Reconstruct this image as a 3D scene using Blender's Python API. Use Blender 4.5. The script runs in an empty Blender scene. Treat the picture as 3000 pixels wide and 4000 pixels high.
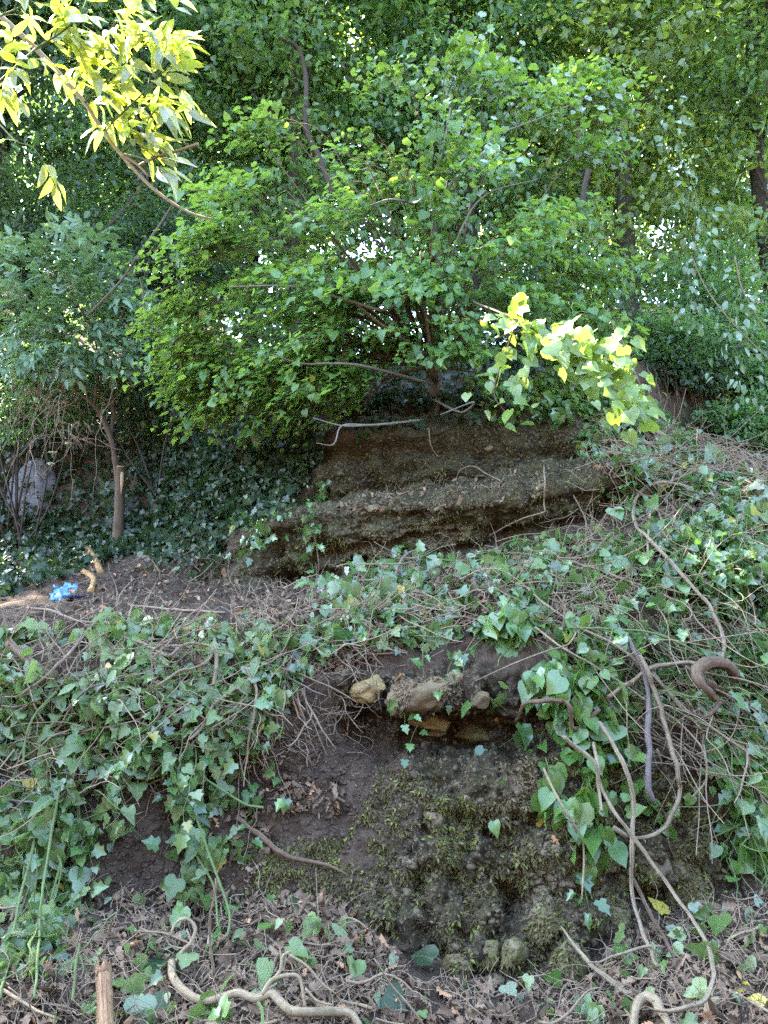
import bpy, math, random
import numpy as np
from mathutils import Vector, Matrix
from mathutils.bvhtree import BVHTree

R = math.radians
rng = np.random.default_rng(7)
random.seed(7)
sc = bpy.context.scene
col = sc.collection

# ------------------------------------------------------------------ camera
PITCH = R(8.0)
CAM = np.array((0.0, 0.0, 1.55))
FPX = 3002.0
cd = bpy.data.cameras.new('camera')
cd.sensor_fit = 'VERTICAL'
cd.sensor_height = 24.0
cd.lens = 24.0 * FPX / 4000.0
cd.clip_start = 0.05
cd.clip_end = 1000
cam = bpy.data.objects.new('camera', cd)
cam.location = CAM
cam.rotation_euler = (R(90) + PITCH, 0, 0)
col.objects.link(cam)
sc.camera = cam

# ------------------------------------------------------------------ light
SUN_AZ, SUN_EL = R(-60), R(52)
S = np.array((math.sin(SUN_AZ) * math.cos(SUN_EL), math.cos(SUN_AZ) * math.cos(SUN_EL), math.sin(SUN_EL)))
w = bpy.data.worlds.new('World')
sc.world = w
w.use_nodes = True
nt = w.node_tree
nt.nodes.clear()
sky = nt.nodes.new('ShaderNodeTexSky')
sky.sky_type = 'NISHITA'
sky.sun_disc = False
sky.sun_elevation = SUN_EL
sky.sun_rotation = SUN_AZ
sky.air_density = 1.0
sky.dust_density = 1.0
bgn = nt.nodes.new('ShaderNodeBackground')
bgn.inputs['Strength'].default_value = 0.15
wo = nt.nodes.new('ShaderNodeOutputWorld')
nt.links.new(sky.outputs[0], bgn.inputs[0])
nt.links.new(bgn.outputs[0], wo.inputs[0])
sd = bpy.data.lights.new('sun', 'SUN')
sd.energy = 5.0
sd.angle = R(0.5)
sd.color = (1.0, 0.95, 0.86)
so = bpy.data.objects.new('sun', sd)
so.rotation_euler = Vector(S).to_track_quat('Z', 'Y').to_euler()
so.location = (-8, 4, 20)
col.objects.link(so)
sc.view_settings.view_transform = 'Standard'
sc.view_settings.look = 'None'
sc.view_settings.exposure = 4.4
sc.view_settings.gamma = 1.0
sc.view_settings.use_white_balance = True      # the camera's white balance, set for open shade
sc.view_settings.white_balance_temperature = 6700
sc.view_settings.white_balance_tint = 10
sc.view_settings.use_curve_mapping = False
sc.render.engine = 'CYCLES'
cy = sc.cycles
cy.max_bounces = 6
cy.diffuse_bounces = 4
cy.glossy_bounces = 2
cy.transmission_bounces = 4
cy.use_denoising = False
cy.caustics_reflective = False
cy.caustics_refractive = False
cy.sample_clamp_indirect = 6

# ------------------------------------------------------------------ helpers
CP, SP = math.cos(PITCH), math.sin(PITCH)
def ray(px, row):
    a = (px - 1500) / FPX; b = (2000 - row) / FPX
    return np.array((a, CP - b * SP, SP + b * CP))
def at(px, row, Y):
    d = ray(px, row)
    return CAM + d * (Y / d[1])
def proj(P):
    P = np.atleast_2d(P) - CAM
    f = P[:, 1] * CP + P[:, 2] * SP
    u = -P[:, 1] * SP + P[:, 2] * CP
    f = np.where(np.abs(f) < 1e-4, 1e-4, f)
    px = 1500 + FPX * P[:, 0] / f
    row = 2000 - FPX * u / f
    px = np.where(f < 0.1, -99999, px)
    return px, row
def unit(v):
    v = np.asarray(v, float)
    return v / np.maximum(np.linalg.norm(v, axis=-1, keepdims=True), 1e-9)
def _hash(ix, iy, iz, seed):
    h = (ix * 374761393 + iy * 668265263 + iz * 1274126177 + seed * 974634777) & 0xFFFFFFFF
    h = ((h ^ (h >> 13)) * 1274126177) & 0xFFFFFFFF
    h = ((h ^ (h >> 16)) * 2246822519) & 0xFFFFFFFF
    return ((h ^ (h >> 15)) & 0xFFFFFF) / float(0xFFFFFF)
def vnoise(P, seed=0):
    P = np.asarray(P, float)
    i = np.floor(P).astype(np.int64); f = P - i
    u = f * f * (3 - 2 * f)
    r = 0
    for a in (0, 1):
        for b in (0, 1):
            for c in (0, 1):
                wgt = (u[:, 0] if a else 1 - u[:, 0]) * (u[:, 1] if b else 1 - u[:, 1]) * (u[:, 2] if c else 1 - u[:, 2])
                r = r + wgt * _hash(i[:, 0] + a, i[:, 1] + b, i[:, 2] + c, seed)
    return r * 2 - 1
def fbm(P, octv=4, seed=0, gain=0.5):
    r = 0; a = 1.0; s = 1.0
    for k in range(octv):
        r = r + a * vnoise(P * s, seed + k); a *= gain; s *= 2.03
    return r
def worley(P, seed=0):
    P = np.asarray(P, float)
    i = np.floor(P).astype(np.int64)
    best = np.full(len(P), 9.0)
    for a in (-1, 0, 1):
        for b in (-1, 0, 1):
            for c in (-1, 0, 1):
                j = i + np.array((a, b, c))
                q = np.stack([_hash(j[:, 0], j[:, 1], j[:, 2], seed + k) for k in (1, 2, 3)], 1)
                d = np.sum((j + q - P) ** 2, 1)
                best = np.minimum(best, d)
    return np.sqrt(best)
def inpoly(px, row, poly):
    px = np.asarray(px, float); row = np.asarray(row, float)
    r = np.zeros(px.shape, bool)
    n = len(poly)
    for k in range(n):
        x1, y1 = poly[k]; x2, y2 = poly[(k + 1) % n]
        if y1 == y2: continue
        c = ((y1 > row) != (y2 > row)) & (px < (x2 - x1) * (row - y1) / (y2 - y1) + x1)
        r ^= c
    return r

def mesh_np(name, verts, faces, mat, smooth=False, uv=None):
    """verts (N,3); faces (M,k) one k for the whole mesh; uv per vertex (N,2)"""
    me = bpy.data.meshes.new(name)
    verts = np.asarray(verts, np.float32); faces = np.asarray(faces, np.int32)
    m, k = faces.shape
    me.vertices.add(len(verts)); me.vertices.foreach_set('co', verts.ravel())
    me.loops.add(m * k); me.loops.foreach_set('vertex_index', faces.ravel())
    me.polygons.add(m)
    me.polygons.foreach_set('loop_start', np.arange(0, m * k, k, dtype=np.int32))
    try:
        me.polygons.foreach_set('loop_total', np.full(m, k, np.int32))
    except Exception:
        pass
    if smooth:
        me.polygons.foreach_set('use_smooth', np.ones(m, bool))
    if uv is not None:
        l = me.uv_layers.new(name='uv')
        l.data.foreach_set('uv', np.asarray(uv, np.float32)[faces.ravel()].ravel())
    me.materials.append(mat)
    me.update()
    return me
def link(name, data, parent=None, loc=(0, 0, 0)):
    o = bpy.data.objects.new(name, data)
    o.location = loc
    if parent is not None: o.parent = parent
    col.objects.link(o)
    return o
def tag(o, label=None, cat=None, group=None, kind=None):
    if label: o['label'] = label
    if cat: o['category'] = cat
    if group: o['group'] = group
    if kind: o['kind'] = kind
    return o
def thing(name, label, cat, base, group=None):
    o = bpy.data.objects.new(name, None)
    o.empty_display_size = 0.1
    o.location = base
    col.objects.link(o)
    return tag(o, label, cat, group)

class Acc:
    """collects triangles/quads as triangles for one mesh"""
    def __init__(s): s.v = []; s.f = []; s.u = []; s.n = 0
    def add(s, v, f, uv=None):
        s.v.append(v); s.f.append(np.asarray(f) + s.n)
        s.u.append(uv if uv is not None else np.zeros((len(v), 2))); s.n += len(v)
    def build(s, name, mat, parent=None, base=(0, 0, 0), smooth=False, kind=None):
        if not s.v: return None
        me = mesh_np(name, np.concatenate(s.v) - np.asarray(base), np.concatenate(s.f), mat, smooth, np.concatenate(s.u))
        o = link(name, me, parent, (0, 0, 0) if parent is not None else base)
        if kind: o['kind'] = kind
        return o

def catmull(P, n=6):
    P = np.asarray(P, float)
    if len(P) < 3:
        t = np.linspace(0, 1, n + 1)[:, None]
        return P[0] * (1 - t) + P[-1] * t
    Q = np.vstack([2 * P[0] - P[1], P, 2 * P[-1] - P[-2]])
    out = []
    for k in range(1, len(Q) - 2):
        p0, p1, p2, p3 = Q[k - 1], Q[k], Q[k + 1], Q[k + 2]
        for t in np.linspace(0, 1, n, endpoint=False):
            out.append(0.5 * (2 * p1 + (p2 - p0) * t + (2 * p0 - 5 * p1 + 4 * p2 - p3) * t * t + (3 * p1 - p0 - 3 * p2 + p3) * t ** 3))
    out.append(P[-1])
    return np.array(out)
def tube(P, rad, sides=6, ridge=0.0, cap=True, twist=0.0, wob=0.0):
    """closed tapering tube as triangles"""
    P = np.asarray(P, float); n = len(P)
    rad = np.broadcast_to(np.asarray(rad, float), (n,)) if np.ndim(rad) == 0 or len(np.atleast_1d(rad)) == n else np.interp(np.linspace(0, 1, n), np.linspace(0, 1, len(rad)), rad)
    T = np.gradient(P, axis=0); T = unit(T)
    N = np.zeros_like(T)
    a = np.array((0, 0, 1.0)) if abs(T[0][2]) < 0.9 else np.array((1.0, 0, 0))
    N[0] = unit(np.cross(T[0], a))
    for k in range(1, n):
        v = N[k - 1] - T[k] * np.dot(N[k - 1], T[k])
        N[k] = v / max(np.linalg.norm(v), 1e-9)
    B = np.cross(T, N)
    ang = np.arange(sides) * 2 * math.pi / sides
    rr = np.where(np.arange(sides) % 2 == 0, 1.0, 1.0 - ridge)
    th = ang[None, :] + twist * np.arange(n)[:, None]
    r = rad[:, None] * rr[None, :]
    if wob: r = r * (1 + wob * rng.standard_normal((n, sides)))
    V = P[:, None, :] + r[..., None] * (np.cos(th)[..., None] * N[:, None, :] + np.sin(th)[..., None] * B[:, None, :])
    V = V.reshape(-1, 3)
    L = np.concatenate([[0], np.cumsum(np.linalg.norm(np.diff(P, axis=0), axis=1))])
    uv = np.stack([np.tile(np.arange(sides) / sides, n), np.repeat(L, sides)], 1)
    i = np.arange(n - 1)[:, None] * sides; j = np.arange(sides)[None, :]; j2 = (j + 1) % sides
    a_, b_, c_, d_ = (i + j).ravel(), (i + j2).ravel(), (i + sides + j2).ravel(), (i + sides + j).ravel()
    F = np.concatenate([np.stack([a_, b_, c_], 1), np.stack([a_, c_, d_], 1)])
    if cap:
        V = np.vstack([V, P[0], P[-1]]); uv = np.vstack([uv, (0, 0), (0, L[-1])])
        c0, c1 = len(V) - 2, len(V) - 1
        k = np.arange(sides); k2 = (k + 1) % sides
        F = np.concatenate([F, np.stack([np.full(sides, c0), k2, k], 1), np.stack([np.full(sides, c1), (n - 1) * sides + k, (n - 1) * sides + k2], 1)])
    return V, F, uv

# leaf templates: verts in the leaf's plane (x across, y along, z up), triangles
def _mirror(right, mids, tris):
    """right: side points (x>0); mids: midrib points; tris index 'r0','m0'"""
    V = [(m[0], m[1], 0) for m in mids] + [(x, y, 0) for x, y in right] + [(-x, y, 0) for x, y in right]
    nm, nr = len(mids), len(right)
    def ix(s, side): return int(s[1:]) if s[0] == 'm' else nm + int(s[1:]) + side * nr
    F = []
    for t in tris:
        t = t.split()
        F.append([ix(s, 0) for s in t]); F.append([ix(s, 1) for s in reversed(t)])
    V = np.array(V, float)
    return V, np.array(F)
def shape(T, fold=0.2, droop=0.18, wave=0.03):
    V, F = T; V = V.copy()
    V[:, 2] = fold * np.abs(V[:, 0]) - droop * V[:, 1] ** 2 + wave * np.sin(V[:, 0] * 9 + V[:, 1] * 7)
    return V, F
IVY = shape(_mirror([(.2, -.12), (.48, .06), (.29, .28), (.42, .5), (.18, .66)], [(0, 0), (0, .35), (0, .66), (0, 1)],
            ['m0 r0 m1', 'r0 r1 r2', 'r0 r2 m1', 'r2 r3 r4', 'r2 r4 m1', 'm1 r4 m2', 'm2 r4 m3']))
HEART = shape(_mirror([(.22, -.12), (.43, .03), (.5, .3), (.39, .58), (.15, .84)], [(0, 0), (0, .4), (0, 1.05)],
              ['m0 r0 m1', 'r0 r1 m1', 'r1 r2 m1', 'r2 r3 m1', 'r3 r4 m1', 'r4 m2 m1']), .16, .22, .04)
LOBED = shape(_mirror([(.2, -.1), (.42, .0), (.5, .22), (.42, .42), (.27, .5), (.24, .72), (.1, .86)], [(0, .03), (0, .4), (0, .75), (0, 1.02)],
              ['m0 r0 m1', 'r0 r1 m1', 'r1 r2 m1', 'r2 r3 m1', 'r3 r4 m1', 'r4 m2 m1', 'r4 r5 m2', 'r5 r6 m2', 'r6 m3 m2']), .18, .2, .05)
OVATE = shape(_mirror([(.14, .08), (.24, .36), (.17, .7)], [(0, 0), (0, .4), (0, 1)],
              ['m0 r0 m1', 'r0 r1 m1', 'r1 r2 m1', 'r2 m2 m1']), .25, .2, .0)
HEX = shape(_mirror([(.3, .28), (.27, .66)], [(0, 0), (0, 1)], ['m0 r0 r1', 'm0 r1 m1']), .2, .25, 0)
KITE = shape((np.array([(0,0,0),(.34,.42,0),(0,1,0),(-.34,.42,0.)]), np.array([(0,1,2),(0,2,3)])), .2, .25, 0)
DEAD = shape(_mirror([(.1, .05), (.24, .2), (.13, .3), (.3, .48), (.17, .58), (.26, .76), (.1, .9)], [(0, 0), (0, .3), (0, .6), (0, 1)],
             ['m0 r0 m1', 'r0 r1 r2', 'r0 r2 m1', 'r2 r4 m1', 'r2 r3 r4', 'm1 r4 m2', 'r4 r5 r6', 'r4 r6 m2', 'm2 r6 m3']), .55, .3, .06)
def pinnate(n=5, serr=False):
    V = []; F = []; U = []; k = 0
    spots = [(0, .55, 0)] + [(s, y, 1) for y in ((.28, .06) if n == 5 else (.36, .18, .0)) for s in (-1, 1)]
    for s, y, side in spots:
        a = 0 if not side else -s * R(62)
        L = .52 if not side else .46
        v = OVATE[0] * L
        c, sn = math.cos(a), math.sin(a)
        v = np.stack([v[:, 0] * c - v[:, 1] * sn, v[:, 0] * sn + v[:, 1] * c + y, v[:, 2] - .15 * (y + v[:, 1]) ** 2], 1)
        V.append(v); F.append(OVATE[1] + k); k += len(v)
    return np.vstack(V), np.vstack(F)
PINN = pinnate()

def frames(axis, nrm):
    y = unit(axis); n = np.asarray(nrm, float)
    z = unit(n - y * np.sum(n * y, -1, keepdims=True))
    x = np.cross(y, z)
    return x, y, z
def scatter(T, pos, axis, nrm, size, curl=None, ucurl=0.6):
    V, F = T
    N = len(pos)
    x, y, z = frames(axis, nrm)
    size = np.broadcast_to(size, (N,))
    if curl is None: curl = 1 + ucurl * rng.standard_normal(N)
    wd = 1 + 0.12 * rng.standard_normal(N)
    skew = 0.12 * rng.standard_normal(N)
    tx = V[None, :, 0] * wd[:, None] + skew[:, None] * V[None, :, 1] ** 2
    ty = np.broadcast_to(V[None, :, 1], tx.shape)
    tz = V[None, :, 2] * curl[:, None] + 0.1 * rng.standard_normal(N)[:, None] * V[None, :, 0]
    W = pos[:, None, :] + size[:, None, None] * (tx[..., None] * x[:, None, :] + ty[..., None] * y[:, None, :] + tz[..., None] * z[:, None, :])
    G = (F[None] + (np.arange(N) * len(V))[:, None, None]).reshape(-1, 3)
    uv = np.tile(V[:, :2] * (1.0, 1.0) + (0.5, 0.0), (N, 1))
    return W.reshape(-1, 3), G, uv
def sub(arrs, m): return [a[m] for a in arrs]
_leafcache = {}
def leaf_mesh(key, T, mat, variants=5):
    k = (key, mat.name)
    if k not in _leafcache:
        L = []
        for i in range(variants):
            v, f, u = scatter(T, np.zeros((1, 3)), np.array([[0, 1.0, 0]]), np.array([[0, 0, 1.0]]), 1.0, np.array([0.3 + 0.45 * i]))
            L.append(mesh_np(key, v, f, mat, False, u))
        _leafcache[k] = L
    return random.choice(_leafcache[k])
def leaf_obj(name, me, pos, axis, nrm, size, parent, base):
    x, y, z = frames(np.asarray(axis, float), np.asarray(nrm, float))
    M = Matrix(((x[0], y[0], z[0]), (x[1], y[1], z[1]), (x[2], y[2], z[2]))) * float(size)
    o = bpy.data.objects.new(name, me)
    if parent is not None: o.parent = parent
    o.matrix_basis = Matrix.Translation(Vector(np.asarray(pos) - np.asarray(base))) @ M.to_4x4()
    col.objects.link(o)
    return o

# ------------------------------------------------------------------ materials
class NT:
    def __init__(s, name):
        s.m = bpy.data.materials.new(name); s.m.use_nodes = True
        s.t = s.m.node_tree; s.t.nodes.clear()
        s.out = s.n('ShaderNodeOutputMaterial')
    def n(s, t, **kw):
        nd = s.t.nodes.new(t)
        for k, v in kw.items(): setattr(nd, k, v)
        return nd
    def set(s, sock, v):
        if isinstance(v, bpy.types.NodeSocket): s.t.links.new(v, sock)
        elif v is not None:
            if sock.type == 'RGBA' and not np.isscalar(v) and len(v) == 3: v = (*v, 1)
            sock.default_value = v
    def mix(s, f, a, b, mode='MIX'):
        nd = s.n('ShaderNodeMix', data_type='RGBA', blend_type=mode)
        s.set(nd.inputs[0], f); s.set(nd.inputs[6], a); s.set(nd.inputs[7], b)
        return nd.outputs[2]
    def math(s, op, a, b=None, c=None):
        nd = s.n('ShaderNodeMath', operation=op)
        s.set(nd.inputs[0], a); s.set(nd.inputs[1], b)
        if c is not None: s.set(nd.inputs[2], c)
        return nd.outputs[0]
    def noise(s, scale, vec=None, detail=4, rough=.6, out=0, dist=0):
        nd = s.n('ShaderNodeTexNoise')
        nd.inputs['Scale'].default_value = scale; nd.inputs['Detail'].default_value = detail
        nd.inputs['Roughness'].default_value = rough; nd.inputs['Distortion'].default_value = dist
        if vec is not None: s.set(nd.inputs['Vector'], vec)
        return nd.outputs[out]
    def ramp(s, f, a, b):
        nd = s.n('ShaderNodeMapRange')
        s.set(nd.inputs[0], f); nd.inputs[1].default_value = a; nd.inputs[2].default_value = b
        return nd.outputs[0]
    def bsdf(s, color, rough=.7, spec=.3, normal=None):
        nd = s.n('ShaderNodeBsdfPrincipled')
        s.set(nd.inputs['Base Color'], color); s.set(nd.inputs['Roughness'], rough)
        nd.inputs['Specular IOR Level'].default_value = spec
        if normal is not None: s.set(nd.inputs['Normal'], normal)
        return nd.outputs[0]
    def bump(s, h, strength=.5, dist=.01):
        nd = s.n('ShaderNodeBump')
        nd.inputs['Strength'].default_value = strength; nd.inputs['Distance'].default_value = dist
        s.set(nd.inputs['Height'], h)
        return nd.outputs[0]
    def done(s, sh):
        s.t.links.new(sh, s.out.inputs[0]); return s.m
def pos_node(t):
    return t.n('ShaderNodeNewGeometry').outputs['Position']
def leaf_mat(name, dark, light, trans, tf=.4, rough=.45, back=None, spec=.4, odd=None, oddf=.03, vein=0.0):
    t = NT(name)
    g = t.n('ShaderNodeNewGeometry'); oi = t.n('ShaderNodeObjectInfo')
    r = t.math('FRACT', t.math('ADD', g.outputs['Random Per Island'], oi.outputs['Random']))
    c = t.mix(t.math('POWER', r, 1.5), dark, light)
    n = t.noise(3.0, g.outputs['Position'], 2)
    c = t.mix(t.ramp(n, .35, .65), c, t.mix(.5, c, light))
    if odd is not None:
        r2 = t.math('FRACT', t.math('MULTIPLY', r, 17.31))
        c = t.mix(t.math('LESS_THAN', r2, oddf), c, odd)
    if vein:
        uv = t.n('ShaderNodeUVMap'); sp = t.n('ShaderNodeSeparateXYZ'); t.set(sp.inputs[0], uv.outputs[0])
        ax = t.math('ABSOLUTE', t.math('SUBTRACT', sp.outputs[0], .5))
        mid = t.math('LESS_THAN', ax, .018)
        lat = t.math('FRACT', t.math('MULTIPLY', t.math('SUBTRACT', sp.outputs[1], t.math('MULTIPLY', ax, 1.1)), 6.0))
        lat = t.math('LESS_THAN', lat, .13)
        vv = t.math('MULTIPLY', t.math('MAXIMUM', mid, t.math('MULTIPLY', lat, .6)), vein)
        c = t.mix(vv, c, t.mix(.5, light, (.25, .32, .15)))
    cb = c
    if back is not None:
        cb = t.mix(t.math('MULTIPLY', g.outputs['Backfacing'], .8), c, back)
    p = t.bsdf(cb, rough, spec)
    tr = t.n('ShaderNodeBsdfTranslucent')
    t.set(tr.inputs[0], t.mix(t.math('MULTIPLY', r, .6), trans, t.mix(.5, trans, light)))
    mx = t.n('ShaderNodeMixShader'); mx.inputs[0].default_value = tf
    t.t.links.new(p, mx.inputs[1]); t.t.links.new(tr.outputs[0], mx.inputs[2])
    return t.done(mx.outputs[0])
def bark_mat(name, a, b, scale=40, st=(8, 3, 1), rough=.85, bump=.6):
    t = NT(name)
    uv = t.n('ShaderNodeUVMap'); mp = t.n('ShaderNodeMapping')
    mp.inputs['Scale'].default_value = st
    t.set(mp.inputs[0], uv.outputs[0])
    n1 = t.noise(3.0, mp.outputs[0], 5, .65)
    n2 = t.noise(scale, pos_node(t), 4)
    c = t.mix(t.ramp(n1, .3, .7), a, b)
    c = t.mix(t.ramp(n2, .45, .75), c, t.mix(.6, c, a))
    oi = t.n('ShaderNodeObjectInfo')
    c = t.mix(t.math('MULTIPLY', oi.outputs['Random'], .35), c, t.mix(.5, a, (.05, .04, .03)))
    return t.done(t.bsdf(c, rough, .2, t.bump(t.math('ADD', n1, n2), bump, .004)))

M = {}
M['bg'] = [leaf_mat('broadleaf_%d' % i, d, l, tr, .45, .40, odd=(.16, .17, .03), oddf=.03, spec=.5) for i, (d, l, tr) in enumerate([
    ((.038, .085, .026), (.115, .20, .070), (.26, .42, .06)),
    ((.032, .080, .034), (.095, .18, .075), (.22, .40, .07)),
    ((.055, .095, .026), (.140, .205, .065), (.38, .48, .05)),
    ((.012, .034, .017), (.044, .082, .040), (.12, .22, .04))])]  # this darkest green has the forest shade put into its colour
M['linden'] = leaf_mat('linden_leaf', (.034, .105, .020), (.105, .22, .050), (.26, .42, .035), .42, .36, back=(.26, .32, .25), vein=.35, odd=(.2, .22, .03), oddf=.015, spec=.5)
M['elder'] = leaf_mat('elder_leaf', (.038, .088, .040), (.125, .20, .105), (.2, .33, .08), .35, .35, spec=.55)
M['creeper'] = leaf_mat('creeper_leaf', (.07, .12, .065), (.17, .24, .15), (.2, .32, .1), .3, .35, spec=.6)
M['linden_sunlit'] = leaf_mat('sunlit_linden_leaf', (.075, .15, .025), (.16, .23, .075), (.36, .50, .04), .42, .34, vein=.35, spec=.6)  # linden leaf paled so the sunlit spray burns out to cream
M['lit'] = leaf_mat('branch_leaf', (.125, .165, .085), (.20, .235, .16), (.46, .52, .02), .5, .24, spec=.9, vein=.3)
M['ivy'] = leaf_mat('ivy_leaf', (.012, .046, .012), (.105, .195, .055), (.13, .26, .04), .22, .24, back=(.09, .15, .055), spec=.7, vein=.3, odd=(.25, .23, .04), oddf=.02)
M['ivy_dark_shade'] = leaf_mat('dark_shade_ivy_leaf', (.007, .020, .009), (.030, .060, .024), (.05, .10, .02), .2, .42, spec=.35, vein=.25)  # ivy darkened to stand for canopy shade; also used on dark leaves
M['herb'] = leaf_mat('herb_leaf', (.032, .075, .016), (.150, .215, .075), (.2, .33, .07), .3, .34, back=(.2, .26, .18), vein=.25, odd=(.3, .27, .05), oddf=.02, spec=.5)
M['vineleaf'] = leaf_mat('vine_leaf', (.045, .115, .022), (.10, .19, .045), (.2, .34, .035), .32, .3, back=(.15, .21, .10), vein=.35, spec=.6)
M['dead'] = leaf_mat('dead_leaf', (.040, .026, .017), (.23, .160, .105), (.2, .14, .08), .1, .8, spec=.12, odd=(.34, .20, .11), oddf=.04)
M['yellow'] = leaf_mat('yellow_leaf', (.42, .36, .04), (.5, .42, .08), (.5, .4, .04), .3, .5)
M['moss'] = leaf_mat('moss_frond', (.032, .027, .013), (.135, .115, .052), (.12, .11, .04), .2, .8, spec=.1, odd=(.15, .18, .045), oddf=.12)
M['drymoss'] = leaf_mat('dry_moss_frond', (.075, .054, .032), (.18, .135, .08), (.1, .08, .03), .15, .85, spec=.1)
M['flower'] = leaf_mat('cream_floret', (.62, .60, .42), (.75, .73, .58), (.5, .5, .3), .3, .7)
M['bark_dark'] = bark_mat('dark_bark', (.030, .023, .018), (.085, .066, .052))
M['bark_linden'] = bark_mat('pale_bark', (.06, .05, .037), (.26, .235, .19))
M['bark_elder'] = bark_mat('brown_bark', (.050, .036, .024), (.15, .11, .072))
M['vine'] = bark_mat('dry_vine_bark', (.055, .040, .026), (.36, .29, .19), st=(3, 1.2, 1))
M['stick'] = bark_mat('dry_stick_bark', (.09, .062, .040), (.36, .28, .19))
M['root'] = bark_mat('root_bark', (.045, .029, .018), (.22, .15, .095), st=(3, 1.2, 1), bump=1.0)
M['gnarl'] = bark_mat('tan_branch_bark', (.13, .095, .055), (.36, .285, .175))
M['rotten'] = bark_mat('rotten_wood', (.10, .055, .022), (.46, .28, .11))
M['greystick'] = bark_mat('grey_purple_bark', (.060, .050, .046), (.20, .17, .155))
M['green'] = bark_mat('green_stem', (.055, .085, .028), (.14, .19, .07), bump=.2)
M['splint'] = bark_mat('splintered_wood', (.055, .028, .016), (.34, .21, .11), st=(9, 1.2, 1), bump=1.0)
M['cutwood'] = bark_mat('cut_wood', (.26, .18, .09), (.42, .31, .17))

def ground_mat():
    t = NT('earth')
    P = pos_node(t)
    A = lambda n: (lambda q: q.outputs['Fac'])(t.n('ShaderNodeAttribute', attribute_name=n))
    n1 = t.noise(5, P, 6, .65); n2 = t.noise(38, P, 5, .7); n3 = t.noise(130, P, 3, .7)
    soil = t.mix(t.ramp(n1, .3, .7), (.031, .020, .012), (.084, .058, .038))
    soil = t.mix(t.ramp(n2, .45, .8), soil, (.115, .086, .066))
    soil = t.mix(t.math('GREATER_THAN', n3, .70), soil, (.17, .135, .10))
    vo = t.n('ShaderNodeTexVoronoi'); vo.inputs['Scale'].default_value = 34; t.set(vo.inputs['Vector'], P)
    vcol = t.n('ShaderNodeSeparateColor'); t.set(vcol.inputs[0], vo.outputs['Color'])
    peb = t.mix(vcol.outputs[0], (.085, .066, .040), (.22, .18, .115))
    rock = t.mix(t.ramp(vo.outputs['Distance'], .25, .55), peb, (.028, .022, .014))
    rock = t.mix(t.ramp(n1, .4, .7), rock, (.050, .040, .024))
    c = t.mix(A('rock'), soil, rock)
    mossc = t.mix(t.ramp(n2, .35, .7), (.036, .031, .015), (.105, .09, .042))
    mm = t.math('MULTIPLY', A('moss'), t.ramp(t.noise(9, P, 5, .7), .42, .58))
    c = t.mix(mm, c, mossc)
    lit = t.mix(t.ramp(n3, .4, .65), (.028, .020, .015), (.085, .060, .043))
    c = t.mix(t.math('MULTIPLY', A('litter'), .8), c, lit)
    h = t.math('ADD', t.math('MULTIPLY', n2, 1.0), t.math('MULTIPLY', n3, .6))
    h = t.math('SUBTRACT', h, t.math('MULTIPLY', t.math('MULTIPLY', vo.outputs['Distance'], A('rock')), 1.3))
    return t.done(t.bsdf(c, .95, .15, t.bump(h, 1.0, .018)))
M['earth'] = ground_mat()
def stone_mat(name, a, b, mossy=0.4, mcol=((.045, .042, .016), (.13, .12, .045))):
    t = NT(name)
    g = t.n('ShaderNodeNewGeometry'); P = g.outputs['Position']
    n1 = t.noise(11, P, 6, .65); n2 = t.noise(60, P, 4, .7)
    oi = t.n('ShaderNodeObjectInfo')
    rnd = t.math('FRACT', t.math('ADD', oi.outputs['Random'], g.outputs['Random Per Island']))
    c = t.mix(t.ramp(n1, .3, .7), a, b)
    c = t.mix(t.math('MULTIPLY', rnd, .5), c, t.mix(.6, a, (.04, .033, .024)))
    c = t.mix(t.ramp(n2, .5, .8), c, t.mix(.5, c, a))
    if mossy:
        mc = t.mix(t.ramp(n2, .35, .7), *mcol)
        c = t.mix(t.ramp(t.math('ADD', t.noise(6, P, 5, .7), mossy - .5), .45, .56), c, mc)
    return t.done(t.bsdf(c, .9, .2, t.bump(t.math('ADD', n1, n2), .9, .012)))
M['stone'] = stone_mat('tan_stone', (.13, .10, .055), (.31, .25, .15), .32)
M['stone_ochre'] = stone_mat('ochre_stone', (.16, .115, .04), (.32, .24, .11), .12)
M['stone_moss'] = stone_mat('mossy_stone', (.11, .087, .06), (.25, .205, .14), .56)
M['stone_brown'] = stone_mat('brown_tufted_stone', (.075, .053, .027), (.17, .13, .072), .35, ((.07, .05, .03), (.15, .11, .065)))
M['stone_grey'] = stone_mat('pale_grey_stone', (.075, .075, .08), (.17, .17, .18), .35)
M['crumb'] = stone_mat('soil_crumb', (.035, .025, .019), (.105, .076, .058), 0)
M['pebble'] = stone_mat('pebble', (.070, .055, .032), (.20, .165, .10), .36)
def plain(name, c, rough=.5, spec=.4):
    t = NT(name); n = t.noise(30, pos_node(t), 3)
    return t.done(t.bsdf(t.mix(n, c, tuple(x * .7 for x in c)), rough, spec))
M['blue'] = plain('pale_blue_plastic', (.17, .40, .60), .4, .5)
M['darkblue'] = plain('dark_blue_plastic', (.02, .05, .20), .35, .5)

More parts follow.
